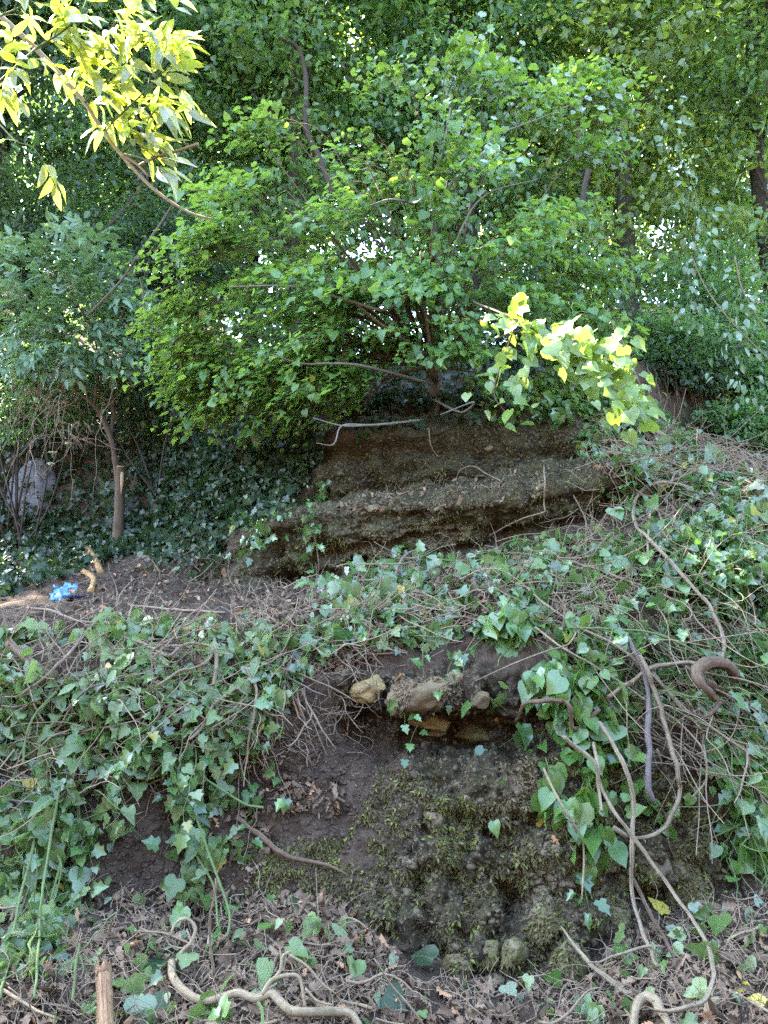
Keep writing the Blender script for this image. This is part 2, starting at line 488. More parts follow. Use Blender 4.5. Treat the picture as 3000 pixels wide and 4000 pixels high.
# ------------------------------------------------------------------ the ground: bank, terrace, ledges, hill
CUR = [
 ('k', -60, 17), ('k', -13, 9), ('k', -4.5, .1), ('k', 2.0, 0.0),  # unseen slope behind the camera, raised to block the low sky
 [(-800,3560,4.15),(0,3560,4.15),(400,3520,4.2),(800,3570,4.2),(1200,3520,4.25),(1500,3760,4.1),(1900,3820,4.05),(2250,3790,4.08),(2450,3640,4.2),(2700,3520,4.3),(3000,3420,4.4),(3800,3400,4.4)],
 [(-800,3050,4.38),(0,3050,4.38),(600,3000,4.5),(1000,3000,4.55),(1400,3000,4.52),(1800,3030,4.42),(2200,3030,4.42),(2600,2900,4.55),(3000,2800,4.65),(3800,2750,4.65)],
 [(-800,2780,4.45),(0,2780,4.45),(700,2760,4.5),(1200,2800,4.62),(1500,2880,4.78),(1900,2900,4.75),(2200,2800,4.6),(2600,2600,4.7),(3000,2500,4.8),(3800,2450,4.8)],
 [(-800,2600,4.6),(0,2600,4.6),(700,2580,4.7),(1200,2620,4.72),(1500,2690,4.62),(1900,2670,4.6),(2200,2560,4.62),(2600,2350,4.85),(3000,2200,5.0),(3800,2150,5.0)],
 [(-800,2430,5.0),(0,2430,5.0),(700,2420,5.1),(1200,2420,5.0),(1500,2360,5.0),(1900,2280,5.1),(2200,2250,5.2),(2600,2100,5.3),(3000,1930,5.5),(3800,1900,5.5)],
 [(-800,2330,6.5),(0,2330,6.5),(700,2300,6.3),(1200,2320,5.9),(1500,2270,5.7),(1900,2190,5.7),(2300,2090,5.7),(2700,1930,5.85),(3000,1890,6.0),(3800,1880,6)],
 [(-800,2240,8.5),(0,2240,8.5),(400,2220,8.0),(700,2250,7.0),(950,2270,6.4),(1200,2275,6.22),(1500,2215,6.12),(1900,2140,6.04),(2300,2030,6.0),(2480,1950,6.1),(2700,1810,6.3),(3000,1870,6.5),(3800,1870,6.5)],
 [(-800,2180,9.0),(0,2180,9),(400,2150,8.6),(700,2150,7.6),(950,2080,6.6),(1200,2030,6.18),(1500,1990,5.93),(1900,1960,5.84),(2300,1890,5.86),(2480,1850,6.0),(2700,1720,6.7),(3000,1860,7.1),(3800,1860,7.1)],
 [(-800,2080,9.4),(0,2080,9.4),(400,2060,9),(700,2100,8.1),(950,2030,7.3),(1250,1960,7.0),(1500,1900,6.8),(1900,1850,6.6),(2300,1780,6.5),(2480,1740,6.5),(2700,1730,7.5),(3000,1840,7.9),(3800,1840,7.9)],
 [(-800,1960,9.6),(0,1960,9.6),(400,1950,9.2),(700,1950,8.3),(950,1850,7.5),(1250,1730,7.05),(1500,1690,6.85),(1900,1670,6.75),(2300,1640,6.6),(2480,1600,6.6),(2700,1690,8.4),(3000,1790,8.6),(3800,1790,8.6)],
 [(-800,1750,9.8),(0,1750,9.8),(400,1740,9.5),(700,1700,8.8),(950,1640,8.2),(1250,1560,7.9),(1500,1530,7.8),(1900,1510,7.8),(2300,1490,7.6),(2450,1470,7.6),(2700,1390,8.85),(3000,1380,9.0),(3800,1380,9)],
 [(-800,1400,12),(0,1400,12),(1500,1380,11.5),(3000,1280,11.5),(3800,1280,11.5)],
 ('k', 20, (11.5, 8.2, 7.4, 10.5)), ('k', 60, (14, 10, 9, 13)), ('k', 220, 9)]
SEG = [6, 8, 8, 40, 60, 34, 34, 42, 50, 60, 48, 46, 50, 44, 26, 12, 6, 3]
xs = np.concatenate([-np.geomspace(200, 6, 18), np.arange(-5.8, -2.6, .05), np.arange(-2.6, 2.9, .0135), np.arange(2.9, 5.8, .05), np.geomspace(6, 200, 18)])
cy_, cz_ = [], []
for c in CUR:
    if c[0] == 'k':
        cy_.append(np.full(len(xs), float(c[1]))); cz_.append(np.full(len(xs), float(c[2])) if np.isscalar(c[2]) else np.interp(xs, [-7, -3, 2, 7], c[2]))
    else:
        P = np.array([at(*q) for q in c])
        cy_.append(np.interp(xs, P[:, 0], P[:, 1])); cz_.append(np.interp(xs, P[:, 0], P[:, 2]))
rows_y, rows_z, rows_s = [], [], []
for k, n in enumerate(SEG):
    for j in range(n + (1 if k == len(SEG) - 1 else 0)):
        t = j / n
        rows_y.append(cy_[k] * (1 - t) + cy_[k + 1] * t); rows_z.append(cz_[k] * (1 - t) + cz_[k + 1] * t); rows_s.append(k + t)
GY, GZ = np.array(rows_y), np.array(rows_z)
def smooth_axis(A, it, axis):
    for _ in range(it):
        B = A.copy()
        if axis == 0: B[1:-1] = .25 * A[:-2] + .5 * A[1:-1] + .25 * A[2:]
        else: B[:, 1:-1] = .25 * A[:, :-2] + .5 * A[:, 1:-1] + .25 * A[:, 2:]
        A = B
    return A
lo, hi = 22, len(GY) - 22
GY[lo:hi] = smooth_axis(GY[lo:hi], 5, 0); GZ[lo:hi] = smooth_axis(GZ[lo:hi], 5, 0)
GY = smooth_axis(GY, 60, 1); GZ = smooth_axis(GZ, 60, 1)
GX = np.broadcast_to(xs, GY.shape)
G = np.stack([GX, GY, GZ], -1)
nr, nc = GY.shape
du = np.gradient(G, axis=1); dv = np.gradient(G, axis=0)
GN = unit(np.cross(du, dv))
GN[GN[..., 2] < -0.95] *= -1
P0 = G.reshape(-1, 3); N0 = GN.reshape(-1, 3)
gpx, grow = proj(P0)
jx = 110 * fbm(P0 * 4, 5, 11, .65); jy = 90 * fbm(P0 * 4, 5, 21, .65)
qx, qy = gpx + jx, grow + jy
LEDGE = [(740,2300),(820,2120),(950,2030),(1180,1960),(1300,1700),(1600,1600),(2350,1560),(2500,1800),(2480,1960),(2250,2060),(1900,2140),(1500,2210),(1200,2290)]
LOWROCK = [(1330,2620),(1700,2560),(2100,2700),(2500,2800),(2900,3200),(2950,3500),(2500,3650),(2250,3900),(1700,3850),(1450,3600),(1500,3300),(1560,2900),(1450,2880)]
MOSSZ = [(1500,2950),(2150,2950),(2400,3000),(2750,3100),(2800,3500),(2400,3560),(2250,3800),(1650,3800),(1500,3600),(1450,3300),(950,3650),(950,3300),(1350,3300)]
def soft(polys, s=1):
    m = np.zeros(len(P0))
    for po in polys: m = np.maximum(m, inpoly(qx, qy, po).astype(float))
    m = m.reshape(nr, nc)
    m = smooth_axis(smooth_axis(m, 6, 0), 6, 1)
    return m.ravel()
vis = (P0[:, 1] > 1.5) & (P0[:, 1] < 14)
rock = np.where(vis, soft([LEDGE, LOWROCK]), 0)
moss = np.where(vis, soft([MOSSZ, LEDGE]), 0)
litter = np.where(vis, np.clip(soft([[(-500,3550),(700,3450),(1300,3500),(1500,3750),(2300,3800),(2500,3550),(3500,3450),(3500,4600),(-500,4600)],
        [(900,2300),(1500,2200),(2400,2050),(2500,2400),(1800,2480),(1200,2560),(900,2420)], [(300,2150),(900,2150),(900,2350),(300,2400)]]), 0, 1), 0)
near = np.clip(1.5 - np.abs(P0[:, 0]) / 8, 0, 1) * np.where(P0[:, 1] < 1.5, .3, 1)
d = .055 * fbm(P0 * 2.2, 3, 1) + .030 * fbm(P0 * 8, 3, 5) + .012 * fbm(P0 * 34, 2, 9)
fi = np.where((np.abs(P0[:, 0]) < 5) & vis & (rock > .02))[0]
Q = P0[fi]
bed = (Q[:, 2] - .12 * Q[:, 0] + .03 * fbm(Q * 3, 2, 71))
strata = .035 * np.sign(np.sin(bed * 26)) * np.abs(np.sin(bed * 26)) ** .4 * np.clip(vnoise(Q * 2.5, 75) + .5, 0, 1)
wl = worley(Q * np.array((13, 13, 18.)) + .4 * fbm(Q * 8, 2, 3)[:, None], 4)
wl2 = worley(Q * 5.0 + .3 * fbm(Q * 6, 2, 33)[:, None], 8)
up_ = np.clip((2420 - grow[fi]) / 150, 0, 1)          # 1 on the ledges, 0 on the bank
drape = fbm(Q * np.array((17, 17, 6.)) , 4, 91, .6)
rid = 1 - np.abs(fbm(Q * np.array((7, 7, 8.)), 3, 95, .6))
d[fi] += rock[fi] * (.03 * (0.6 - wl) + (.055 + .0 * up_) * (.55 - wl2) + .05 * (.5 - worley(Q * 10.0, 18)) * (1 - .5 * up_) + .05 * fbm(Q * 4.5, 3, 41) + strata * (.5 + .5 * up_) + (1 - up_) * (.045 * drape + .06 * (rid - .6)))
d[fi] -= rock[fi] * .16 * np.clip(vnoise(Q * 3.3, 55) - .45, 0, 1)
# dark hollows in the rock
for (hx, hy, ra, rb_, dep) in [(1100,2240,70,42,-.24),(1440,2840,70,35,-.1),(2300,2830,60,40,-.12),(1400,2200,50,30,-.12),(1250,2160,80,45,-.1),
        (1880,3080,150,80,.05),(1750,3390,160,80,.05),(2110,3340,150,60,.05),(1590,3560,120,90,.04),(2470,3330,170,60,.06),(1650,2720,160,60,.10),(1990,2760,120,60,.06),
        (1930,3225,90,22,-.10),(2010,3540,60,65,-.26),(1960,3470,50,30,-.12),(1680,3740,70,30,-.16),(2330,3470,90,25,-.10),(2080,3190,40,40,-.10),(2180,3490,70,22,-.08),(1620,2900,250,22,-.08),(2560,3500,90,30,-.10),
        (1300,1780,200,40,-.08),(1900,1770,300,30,-.07),(1600,1850,300,25,-.06),(1500,2110,300,30,-.05)]:
    e_ = np.exp(-(((qx * .35 + gpx * .65 - hx) / ra) ** 2 + ((qy * .35 + grow * .65 - hy) / rb_) ** 2))
    d += dep * e_ * vis
for line, dep, wd in [([(1150,1965),(1500,1890),(1900,1840),(2300,1775),(2450,1740)], -.12, 20), ([(930,2235),(1200,2245),(1500,2190),(1900,2115),(2300,2005),(2480,1925)], -.05, 20),
        ([(1000,2080),(1200,2030),(1500,1992),(1900,1958),(2300,1890),(2470,1850)], .08, 30), ([(1250,1745),(1500,1705),(1900,1685),(2300,1655)], .07, 28), ([(1250,1620),(1700,1590),(2300,1560)], -.08, 22),
        ([(1200,2160),(1330,2170),(1480,2130),(1700,2110)], -.05, 14), ([(1450,1800),(1800,1770),(2200,1740)], -.04, 14), ([(1000,2160),(1120,2150),(1200,2160)], -.06, 16)]:
    lx = np.array([q[0] for q in line]); ly = np.array([q[1] for q in line])
    inside = np.clip((gpx - lx[0]) / 60, 0, 1) * np.clip((lx[-1] - gpx) / 60, 0, 1)
    d += dep * inside * vis * np.exp(-((grow + 26 * vnoise(P0 * 5, 13) - np.interp(gpx, lx, ly)) / wd) ** 2)
P1 = P0 + N0 * (d * near)[:, None]
idx = np.arange(nr * nc).reshape(nr, nc)
GF = np.stack([idx[:-1, :-1], idx[:-1, 1:], idx[1:, 1:], idx[1:, :-1]], -1).reshape(-1, 4)
gm = mesh_np('ground', P1, GF, M['earth'], True)
for nm, a in (('rock', rock), ('moss', moss), ('litter', litter)):
    at_ = gm.attributes.new(nm, 'FLOAT', 'POINT'); at_.data.foreach_set('value', a.astype(np.float32))
ground = link('ground', gm)
tag(ground, 'dark earth bank, terrace and mossy conglomerate ledges', kind='structure')
# ray casting on the ground (coarser part in view only)
keep = np.where((P1[GF[:, 0], 1] > 0) & (P1[GF[:, 0], 1] < 40) & (np.abs(P1[GF[:, 0], 0]) < 12))[0]
bvh = BVHTree.FromPolygons(P1.tolist(), GF[keep].tolist())
def cast(px, row):
    dd = ray(px, row); n = np.linalg.norm(dd)
    h = bvh.ray_cast(Vector(CAM), Vector(dd / n), 60)
    if h[0] is None: return None
    nn = np.array(h[1])
    if np.dot(nn, dd) > 0: nn = -nn
    return np.array(h[0]), nn
def hit(px, row, lift=0.03):
    h = cast(px, row)
    dd = unit(ray(px, row))
    if h is None: return at(px, row, 9.0)
    return h[0] - dd * lift
def hits(n, poly, ymax=30):
    xs_ = [p[0] for p in poly]; ys_ = [p[1] for p in poly]
    P, N, tries = [], [], 0
    while len(P) < n and tries < n * 20:
        m = (n - len(P)) * 2 + 20
        a = rng.uniform(min(xs_), max(xs_), m); b = rng.uniform(min(ys_), max(ys_), m)
        k = inpoly(a, b, poly); tries += m
        for x, y in zip(a[k], b[k]):
            h = cast(x, y)
            if h is None or h[0][1] > ymax: continue
            P.append(h[0]); N.append(h[1])
            if len(P) >= n: break
    return np.array(P), np.array(N)
def drop(x, y, z=20):
    h = bvh.ray_cast(Vector((x, y, z)), Vector((0, 0, -1)), 60)
    return np.array(h[0]) if h[0] is not None else np.array((x, y, 0.0))

# openings along which the sun comes through the canopy
BEAMS = []
for px, row, Y, r in [(2020,1260,5.4,.28),(2130,1320,5.3,.34),(2250,1390,5.15,.34),(2370,1470,5.0,.34),(2470,1600,4.88,.28)]:
    BEAMS.append((at(px, row, Y), r))
BEAMS.append((at(2940, 1935, 5.6), .13))
for px, row in [(0,100),(200,150),(400,150),(330,420),(560,420),(600,620),(100,600),(640,760),(450,0)]:
    BEAMS.append((at(px, row, 2.5), .42))
def sunlit_gap(P, nb=len(BEAMS)):
    m = np.zeros(len(P), bool)
    for q, r in BEAMS[:nb]:
        v = P - q; t = v @ S
        dist = np.linalg.norm(v - t[:, None] * S, axis=1)
        m |= (t > .25) & (dist < r)
    return m

# ------------------------------------------------------------------ trees
SKYGAPS = [(1420,960,150,80),(1250,960,110,50),(860,860,70,60),(1000,1000,60,40),(1380,150,60,90),(2620,240,40,60),(2080,560,60,60),(1560,830,60,70),(2130,600,60,50),(90,350,50,50),(1700,830,60,60),(2330,350,40,40),(1600,1000,80,60)] + [(float(rng.uniform(0, 3000)), float(rng.uniform(0, 1000)), float(rng.uniform(22, 55)), float(rng.uniform(22, 50))) for _ in range(26)]
def in_gap(P):
    px, row = proj(P)
    g = np.zeros(len(P))
    for x, y, a, b in SKYGAPS:
        g = np.maximum(g, np.exp(-(((px - x) / a) ** 2 + ((row - y) / b) ** 2) ** 1.5))
    return rng.random(len(P)) < g * .68
def background_tree(label, x, y, h, cr, nleaf, mat, group='trees standing behind the clearing', low=.25, leaf=.105, lean=(0, 0), name='broadleaf_tree', gap=True, T=None):
    T = T or HEX
    b = drop(x, y)
    t = thing(name, label, 'tree', b, group)
    top = b + np.array((lean[0], lean[1], h))
    tp = catmull([b - (0, 0, .3), b + (lean[0] * .2 + random.uniform(-.2, .2), lean[1] * .2, h * .3), b + (lean[0] * .5 + random.uniform(-.3, .3), lean[1] * .5, h * .6), top], 6)
    a = Acc(); a.add(*tube(tp, [.13 * h / 10, .10 * h / 10, .06 * h / 10, .015], 8, wob=.05)); a.build('trunk', M['bark_dark'], t, b, True)
    cz = h * (1 + low) / 2; ch = h * (1 - low) / 2 + .4
    nsp = max(30, nleaf // 75)
    dv_ = unit(rng.standard_normal((nsp, 3))) * (rng.random(nsp) ** .45)[:, None]
    cen = b + np.array((lean[0] * .6, lean[1] * .6, cz)) + dv_ * (cr, cr, ch)
    for k in range(0, nsp, max(1, nsp // 16)):
        limbs = Acc()
        c = cen[k]; zt = np.clip((c[2] - b[2]) / h - .12, .15, .95)
        o = tp[int(zt * (len(tp) - 1))]
        mid = (o + c) / 2 + rng.standard_normal(3) * .15 + (0, 0, .15)
        limbs.add(*tube(catmull([o, mid, c], 4), [.035, .02, .006], 5))
        limbs.build('limb', M['bark_dark'], t, b, True)
    k = rng.integers(0, nsp, nleaf)
    out = unit(cen - (b + (0, 0, cz)) + (0, 0, .01))
    loc = rng.standard_normal((nleaf, 3)) * (.27, .27, .085)
    tilt = rng.standard_normal((nsp, 2)) * .35
    loc[:, 2] += loc[:, 0] * tilt[k, 0] + loc[:, 1] * tilt[k, 1] - .35 * (loc[:, 0] ** 2 + loc[:, 1] ** 2)
    P = cen[k] + loc
    ax = unit(out[k] * (1, 1, .3) + np.array((0, 0, -.45)) + .8 * rng.standard_normal((nleaf, 3)))
    nn = unit(np.array((0, 0, 1.0)) + .25 * out[k] + .55 * rng.standard_normal((nleaf, 3)))
    sz = leaf * rng.uniform(.6, 1.25, nleaf)
    m = ~sunlit_gap(P)
    if gap: m &= ~in_gap(P)
    m &= np.linalg.norm(P - CAM, axis=1) > 4.5
    v, f, u = scatter(T, P[m], ax[m], nn[m], sz[m])
    o = link('crown', mesh_np('crown', v - b, f, mat, False, u), t); o['kind'] = 'stuff'
    return t
BG = M['bg']
for a in [
 ('tall leafy tree with a slim dark forked trunk behind the top of the linden', -1.2, 10.2, 11.5, 2.0, 25000, BG[0]),
 ('broad green tree rising straight behind the linden crown', 1.2, 10.6, 11.0, 2.0, 25000, BG[1]),
 ('airy yellow green tree at the right behind the hanging creeper', 3.4, 10.2, 11.0, 2.1, 24000, BG[2]),
 ('dense tree cut by the right edge of the picture above the root bank', 5.4, 10.0, 10.5, 1.9, 21000, BG[0]),
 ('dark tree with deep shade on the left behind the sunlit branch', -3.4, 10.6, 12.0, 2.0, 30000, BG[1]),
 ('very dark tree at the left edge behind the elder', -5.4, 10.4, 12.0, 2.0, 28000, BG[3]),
]: background_tree(*a, low=.0)
for a in [
 ('far tree filling the gap between the forked tree and the left one', -2.4, 13.4, 11.5, 2.4, 26000, BG[0]),
 ('far tree behind the linden with sky showing through its base', .4, 13.8, 11.5, 2.5, 26000, BG[2]),
 ('far tree with sun yellow leaves behind the creeper', 3.0, 13.6, 11.5, 2.5, 26000, BG[2]),
 ('far tree in the upper right corner catching the sun', 6.2, 13.6, 12.0, 2.5, 26000, BG[2]),
 ('far tree behind the dark left trees', -5.2, 13.8, 12.5, 2.6, 24000, BG[1]),
]: background_tree(*a, low=.0, T=KITE, leaf=.13)
for a in [
 ('farthest tree closing the wood at the left', -7.5, 18.5, 11.5, 3.4, 16000, BG[3]),
 ('farthest tree closing the wood left of the middle', -2.0, 18.5, 11.5, 3.4, 16000, BG[1]),
 ('farthest tree closing the wood right of the middle', 3.5, 18.5, 11.5, 3.4, 16000, BG[2]),
 ('farthest tree closing the wood at the right', 9.0, 18.5, 11.5, 3.4, 16000, BG[1]),
]: background_tree(*a, low=.0, T=KITE, leaf=.18)
for a in [
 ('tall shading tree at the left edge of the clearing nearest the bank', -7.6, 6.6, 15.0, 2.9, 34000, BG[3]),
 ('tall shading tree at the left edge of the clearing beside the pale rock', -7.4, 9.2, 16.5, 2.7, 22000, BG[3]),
 ('unseen tree beyond the right edge of the bank added to shade the slope', 7.6, 4.6, 11.0, 2.4, 12000, BG[1]),  # out of view, added to cut sky light from the right
 ('unseen tree beyond the right edge added to darken the ivy slope', 7.2, 7.6, 11.0, 2.2, 12000, BG[0]),  # second added tree out of view, darkens the right side
 ('tall shading tree at the left edge of the clearing farthest back', -9.6, 11.2, 17.0, 2.8, 15000, BG[1]),
]: background_tree(*a, group='trees along the edges of the clearing', low=.4, leaf=.14, T=KITE)

def shrub(label, px, row, Y, rad, n, mat, T=OVATE, leaf=.07, name='shrub', group='shrubs under the trees', base=None):
    c = at(px, row, Y); b = drop(c[0], c[1])
    t = thing(name, label, 'shrub', b, group)
    for k in range(6):
        st = Acc()
        e = c + rng.standard_normal(3) * np.array(rad) * .6
        st.add(*tube(catmull([b + rng.standard_normal(3) * (.06, .06, 0), (b + e) / 2 + rng.standard_normal(3) * .12, e], 4), [.014, .009, .003], 5))
        st.build('stem', M['bark_dark'], t, b)
    ns = max(6, n // 30)
    dv_ = unit(rng.standard_normal((ns, 3))) * (rng.random(ns) ** .5)[:, None]
    cen = c + dv_ * rad
    k = rng.integers(0, ns, n)
    P = cen[k] + rng.standard_normal((n, 3)) * (.13, .13, .05)
    out = unit(cen - c + 1e-3)
    ax = unit(out[k] + (0, -.2, -.3) + .7 * rng.standard_normal((n, 3)))
    nn = unit(np.array((0, -.35, 1.0)) + .45 * rng.standard_normal((n, 3)))
    v, f, u = scatter(T, P, ax, nn, leaf * rng.uniform(.6, 1.3, n))
    o = link('crown', mesh_np('crown', v - b, f, mat, False, u), t); o['kind'] = 'stuff'
for a in [
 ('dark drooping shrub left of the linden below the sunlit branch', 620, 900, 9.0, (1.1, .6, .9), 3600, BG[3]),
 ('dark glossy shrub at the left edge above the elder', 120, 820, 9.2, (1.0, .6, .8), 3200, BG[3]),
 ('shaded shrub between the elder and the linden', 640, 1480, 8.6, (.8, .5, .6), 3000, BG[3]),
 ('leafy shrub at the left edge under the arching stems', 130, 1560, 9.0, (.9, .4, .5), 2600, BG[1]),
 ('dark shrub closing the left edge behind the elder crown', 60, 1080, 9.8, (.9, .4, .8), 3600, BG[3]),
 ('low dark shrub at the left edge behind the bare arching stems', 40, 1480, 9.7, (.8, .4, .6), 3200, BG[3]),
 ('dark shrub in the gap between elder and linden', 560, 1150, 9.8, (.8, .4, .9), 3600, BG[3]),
 ('shrub hanging over the right hand root bank', 2750, 1180, 9.0, (1.0, .5, .8), 4200, BG[1]),
 ('shrub at the right edge beside the root bank', 2960, 1500, 8.6, (.6, .5, .9), 3200, BG[1]),
 ('shrub of drooping dark leaves over the middle of the root bank', 2620, 1330, 8.5, (.5, .3, .3), 2200, BG[1]),
 ('dark shrub spilling down the root bank beside the sunlit spray', 2640, 1440, 8.3, (.55, .25, .28), 2600, BG[3]),
 ('low dark shrub at the foot of the root bank', 2900, 1680, 8.2, (.5, .3, .4), 2400, BG[1]),
 ('small dark shrub with fine leaves on the shaded slope left of the ledges', 1080, 1880, 7.7, (.45, .25, .4), 3200, M['ivy_dark_shade']),
 ('low shrub in the shade behind the pale boulder', 720, 1650, 9.0, (.8, .4, .5), 2400, BG[3]),
 ('shaded shrub under the middle of the linden crown', 1300, 1350, 8.6, (1.2, .4, .7), 4200, BG[3]),
 ('shaded shrub under the right of the linden crown', 2100, 1250, 8.6, (1.0, .4, .7), 4200, BG[3]),
]: shrub(*a)

# ---- the linden in the middle
LB = hit(1690, 1600, 0)
linden = thing('linden_tree', 'large bright green linden spreading heart shaped leaves over the ledges in the middle', 'tree', LB)
hub = at(1690, 1430, 6.7)
a = Acc(); a.add(*tube(catmull([LB - (0, 0, .2), LB + (.02, -.1, .3), hub, at(1720, 1150, 6.6), at(1700, 800, 6.7), at(1760, 420, 6.6)], 6), [.085, .075, .06, .045, .03, .01], 9, wob=.05))
a.build('trunk', M['bark_linden'], linden, LB, True)
CROWN = [(560,950),(620,1200),(590,1350),(650,1500),(800,1640),(1000,1600),(1200,1690),(1500,1600),(1700,1600),(1900,1540),(2150,1620),(2350,1650),(2440,1500),(2500,1250),(2480,1000),(2330,900),(2250,760),(2400,560),(2470,330),(2250,230),(2050,330),(1950,200),(1800,150),(1700,280),(1350,280),(1250,430),(930,470),(830,700),(660,900)]
sp_, tries = [], 0
while len(sp_) < 400 and tries < 16000:
    tries += 1
    x, y = rng.uniform(540, 2520), rng.uniform(140, 1700)
    if not inpoly([x], [y], CROWN)[0]: continue
    if ((x - 1420) / 220) ** 2 + ((y - 960) / 120) ** 2 < 1 and rng.random() < .6: continue
    if ((x - 2120) / 150) ** 2 + ((y - 600) / 90) ** 2 < 1 and rng.random() < .6: continue
    if y < 480 and x < 1650 and rng.random() < .6: continue
    if vnoise(np.array([[x / 210, y / 120, 3.3]]), 44)[0] + .5 * vnoise(np.array([[x / 90, y / 55, 1.3]]), 45)[0] < -.12: continue
    sp_.append((x, y))
LP, LA, LN, LS = [], [], [], []
twigs = Acc(); boughs = []
for (x, y) in sp_:
    e = np.hypot((x - 1560) / 960, (y - 930) / 760)
    Y = 6.9 - 1.15 * math.sqrt(max(0, 1 - min(1, e) ** 2)) * rng.uniform(.2, 1.0) + rng.uniform(-.15, .25)
    tip = at(x, y, Y)
    outd = unit((tip - hub) * (1, 1.2, .25) + (0, -.25, 0))
    L = rng.uniform(.4, .75)
    base_ = tip - outd * L * .55 + (0, 0, .04)
    left = x < 1500
    path = catmull([base_, (base_ + tip) / 2 + (0, 0, .05), tip - (0, 0, .03), tip + outd * L * .45 - (0, 0, .19 if left else .13)], 4)
    twigs.add(*tube(path, [.006, .0045, .002], 4))
    boughs.append((base_, tip))
    sd_ = unit(np.cross(outd, (0, 0, 1)))
    up = unit(np.array((0, -.12, 1.0)) + outd * (.42 if left else .25))
    nl = int(rng.integers(38, 62))
    for k in range(nl):
        q = path[int(len(path) * (.2 + .8 * k / nl)) if k < nl else -1]
        s = 1 if k % 2 else -1
        p = q + sd_ * s * rng.uniform(.02, .2) + outd * rng.normal(0, .05) + up * rng.normal(0, .035)
        LP.append(p)
        hang = rng.random() < (.10 if left else .45)
        if hang:
            LA.append(unit(np.array((0, -.1, -1.0)) + outd * .3 + .35 * rng.standard_normal(3)))
            LN.append(unit(np.array((0, -1.0, .25)) + outd * .5 + .5 * rng.standard_normal(3)))
        else:
            LA.append(unit(outd * .8 + sd_ * s * .7 + (0, 0, -.35) + .25 * rng.standard_normal(3)))
            LN.append(unit(up + (0, -.15, 0) + .3 * rng.standard_normal(3)))
        if x > 1750 and y < 800 and rng.random() < .5: LN[-1] = -LN[-1]
        LS.append(float(np.clip(.055 * np.exp(.3 * rng.standard_normal()), .028, .1)))
LP, LA, LN, LS = map(np.array, (LP, LA, LN, LS))
m = ~sunlit_gap(LP, 6)
LP, LA, LN, LS = sub((LP, LA, LN, LS), m)
# the sunlit spray, right of the middle
cl = catmull([at(1850,1180,5.9), at(2020,1250,5.45), at(2150,1330,5.3), at(2290,1420,5.12), at(2400,1500,4.98), at(2490,1620,4.86)], 8)
cl2 = catmull([at(2020,1250,5.45), at(1960,1420,5.4), at(1930,1540,5.3), at(2000,1640,5.25)], 6)
cl3 = catmull([at(2150,1330,5.35), at(2260,1330,5.1), at(2400,1390,4.92)], 6)
CPs, CA, CN, CS = [], [], [], []
for path, n in ((cl, 170), (cl2, 26), (cl3, 60)):
    twigs.add(*tube(path, [.009, .006, .002], 5))
    for k in range(n):
        i = int(len(path) * (.12 + .88 * k / n)); q = path[min(i, len(path) - 1)]
        CPs.append(q + rng.standard_normal(3) * (.085, .08, .065))
        CA.append(unit(np.array((.5, -.3, -.6)) + .5 * rng.standard_normal(3)))
        CN.append(unit(np.array((-.45, -.6, .6)) + .4 * rng.standard_normal(3)))
        CS.append(rng.uniform(.065, .115))
CPs, CA, CN, CS = map(np.array, (CPs, CA, CN, CS))
# boughs from the hub out to the sprays
for k, (b_, tip) in enumerate(boughs):
    if k % 5: continue
    mid = hub * .5 + b_ * .5 + (0, 0, .18) + rng.standard_normal(3) * .08
    twigs.add(*tube(catmull([hub * .85 + mid * .15, mid, b_], 5), [.013, .009, .005], 5))
for pts, r in [([(1690,1430,6.6),(1640,1160,6.3),(1500,1210,6.1),(1380,1180,6.0),(1150,1120,6.0),(900,1120,6.0)], .018),
               ([(1690,1400,6.6),(1480,1260,6.2),(1360,1160,6.1),(1180,1010,6.1)], .016),
               ([(1650,1640,6.6),(1520,1655,6.1),(1440,1661,6.0),(1336,1663,5.95),(1227,1634,5.95)], .012),
               ([(1440,1661,6.0),(1336,1663,5.95),(1303,1735,5.9),(1235,1731,5.9)], .008),
               ([(1690,1500,6.6),(1420,1430,6.1),(1280,1420,6.0),(1180,1420,6.0),(1060,1385,6.0)], .014),
               ([(1660,800,6.5),(1530,780,6.2),(1450,800,6.1)], .012), ([(1600,790,6.3),(1630,790,6.1),(1645,775,6.1)], .014),
               ([(1720,1150,6.6),(1800,900,6.2),(1900,760,6.3),(2100,700,6.3)], .012), ([(1720,1150,6.6),(2000,980,6.3),(2250,940,6.4),(2420,930,6.4)], .010),
               ([(1700,800,6.7),(1900,560,6.4),(2140,450,6.3),(2360,350,6.2)], .008), ([(1690,1430,6.6),(2000,1300,6.4),(2250,1250,6.2)], .012),
               ([(1690,1560,6.7),(1800,1610,6.3),(1850,1570,6.0),(1720,1620,5.9)], .012)]:
    bo = Acc(); bo.add(*tube(catmull([at(*p) for p in pts], 6), [r, r * .75, r * .3], 7, wob=.06)); bo.build('limb', M['bark_linden'], linden, LB, True)
twigs.build('twig', M['bark_elder'], linden, LB, False, 'stuff')
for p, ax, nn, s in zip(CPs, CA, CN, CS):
    leaf_obj('leaf', leaf_mesh('linden_leaf', HEART, M['linden_sunlit']), p, ax, nn, s, linden, LB)
fpx = LS / np.linalg.norm(LP - CAM, axis=1) * np.abs(np.sum(LN * unit(LP - CAM), 1))
order = np.argsort(-fpx)
for k in order[:150]:
    leaf_obj('leaf', leaf_mesh('linden_leaf', HEART, M['linden']), LP[k], LA[k], LN[k], LS[k], linden, LB)
rest = order[150:]
v, f, u = scatter(HEART, LP[rest], LA[rest], LN[rest], LS[rest])
o = link('foliage', mesh_np('foliage', v - LB, f, M['linden'], False, u), linden); o['kind'] = 'stuff'
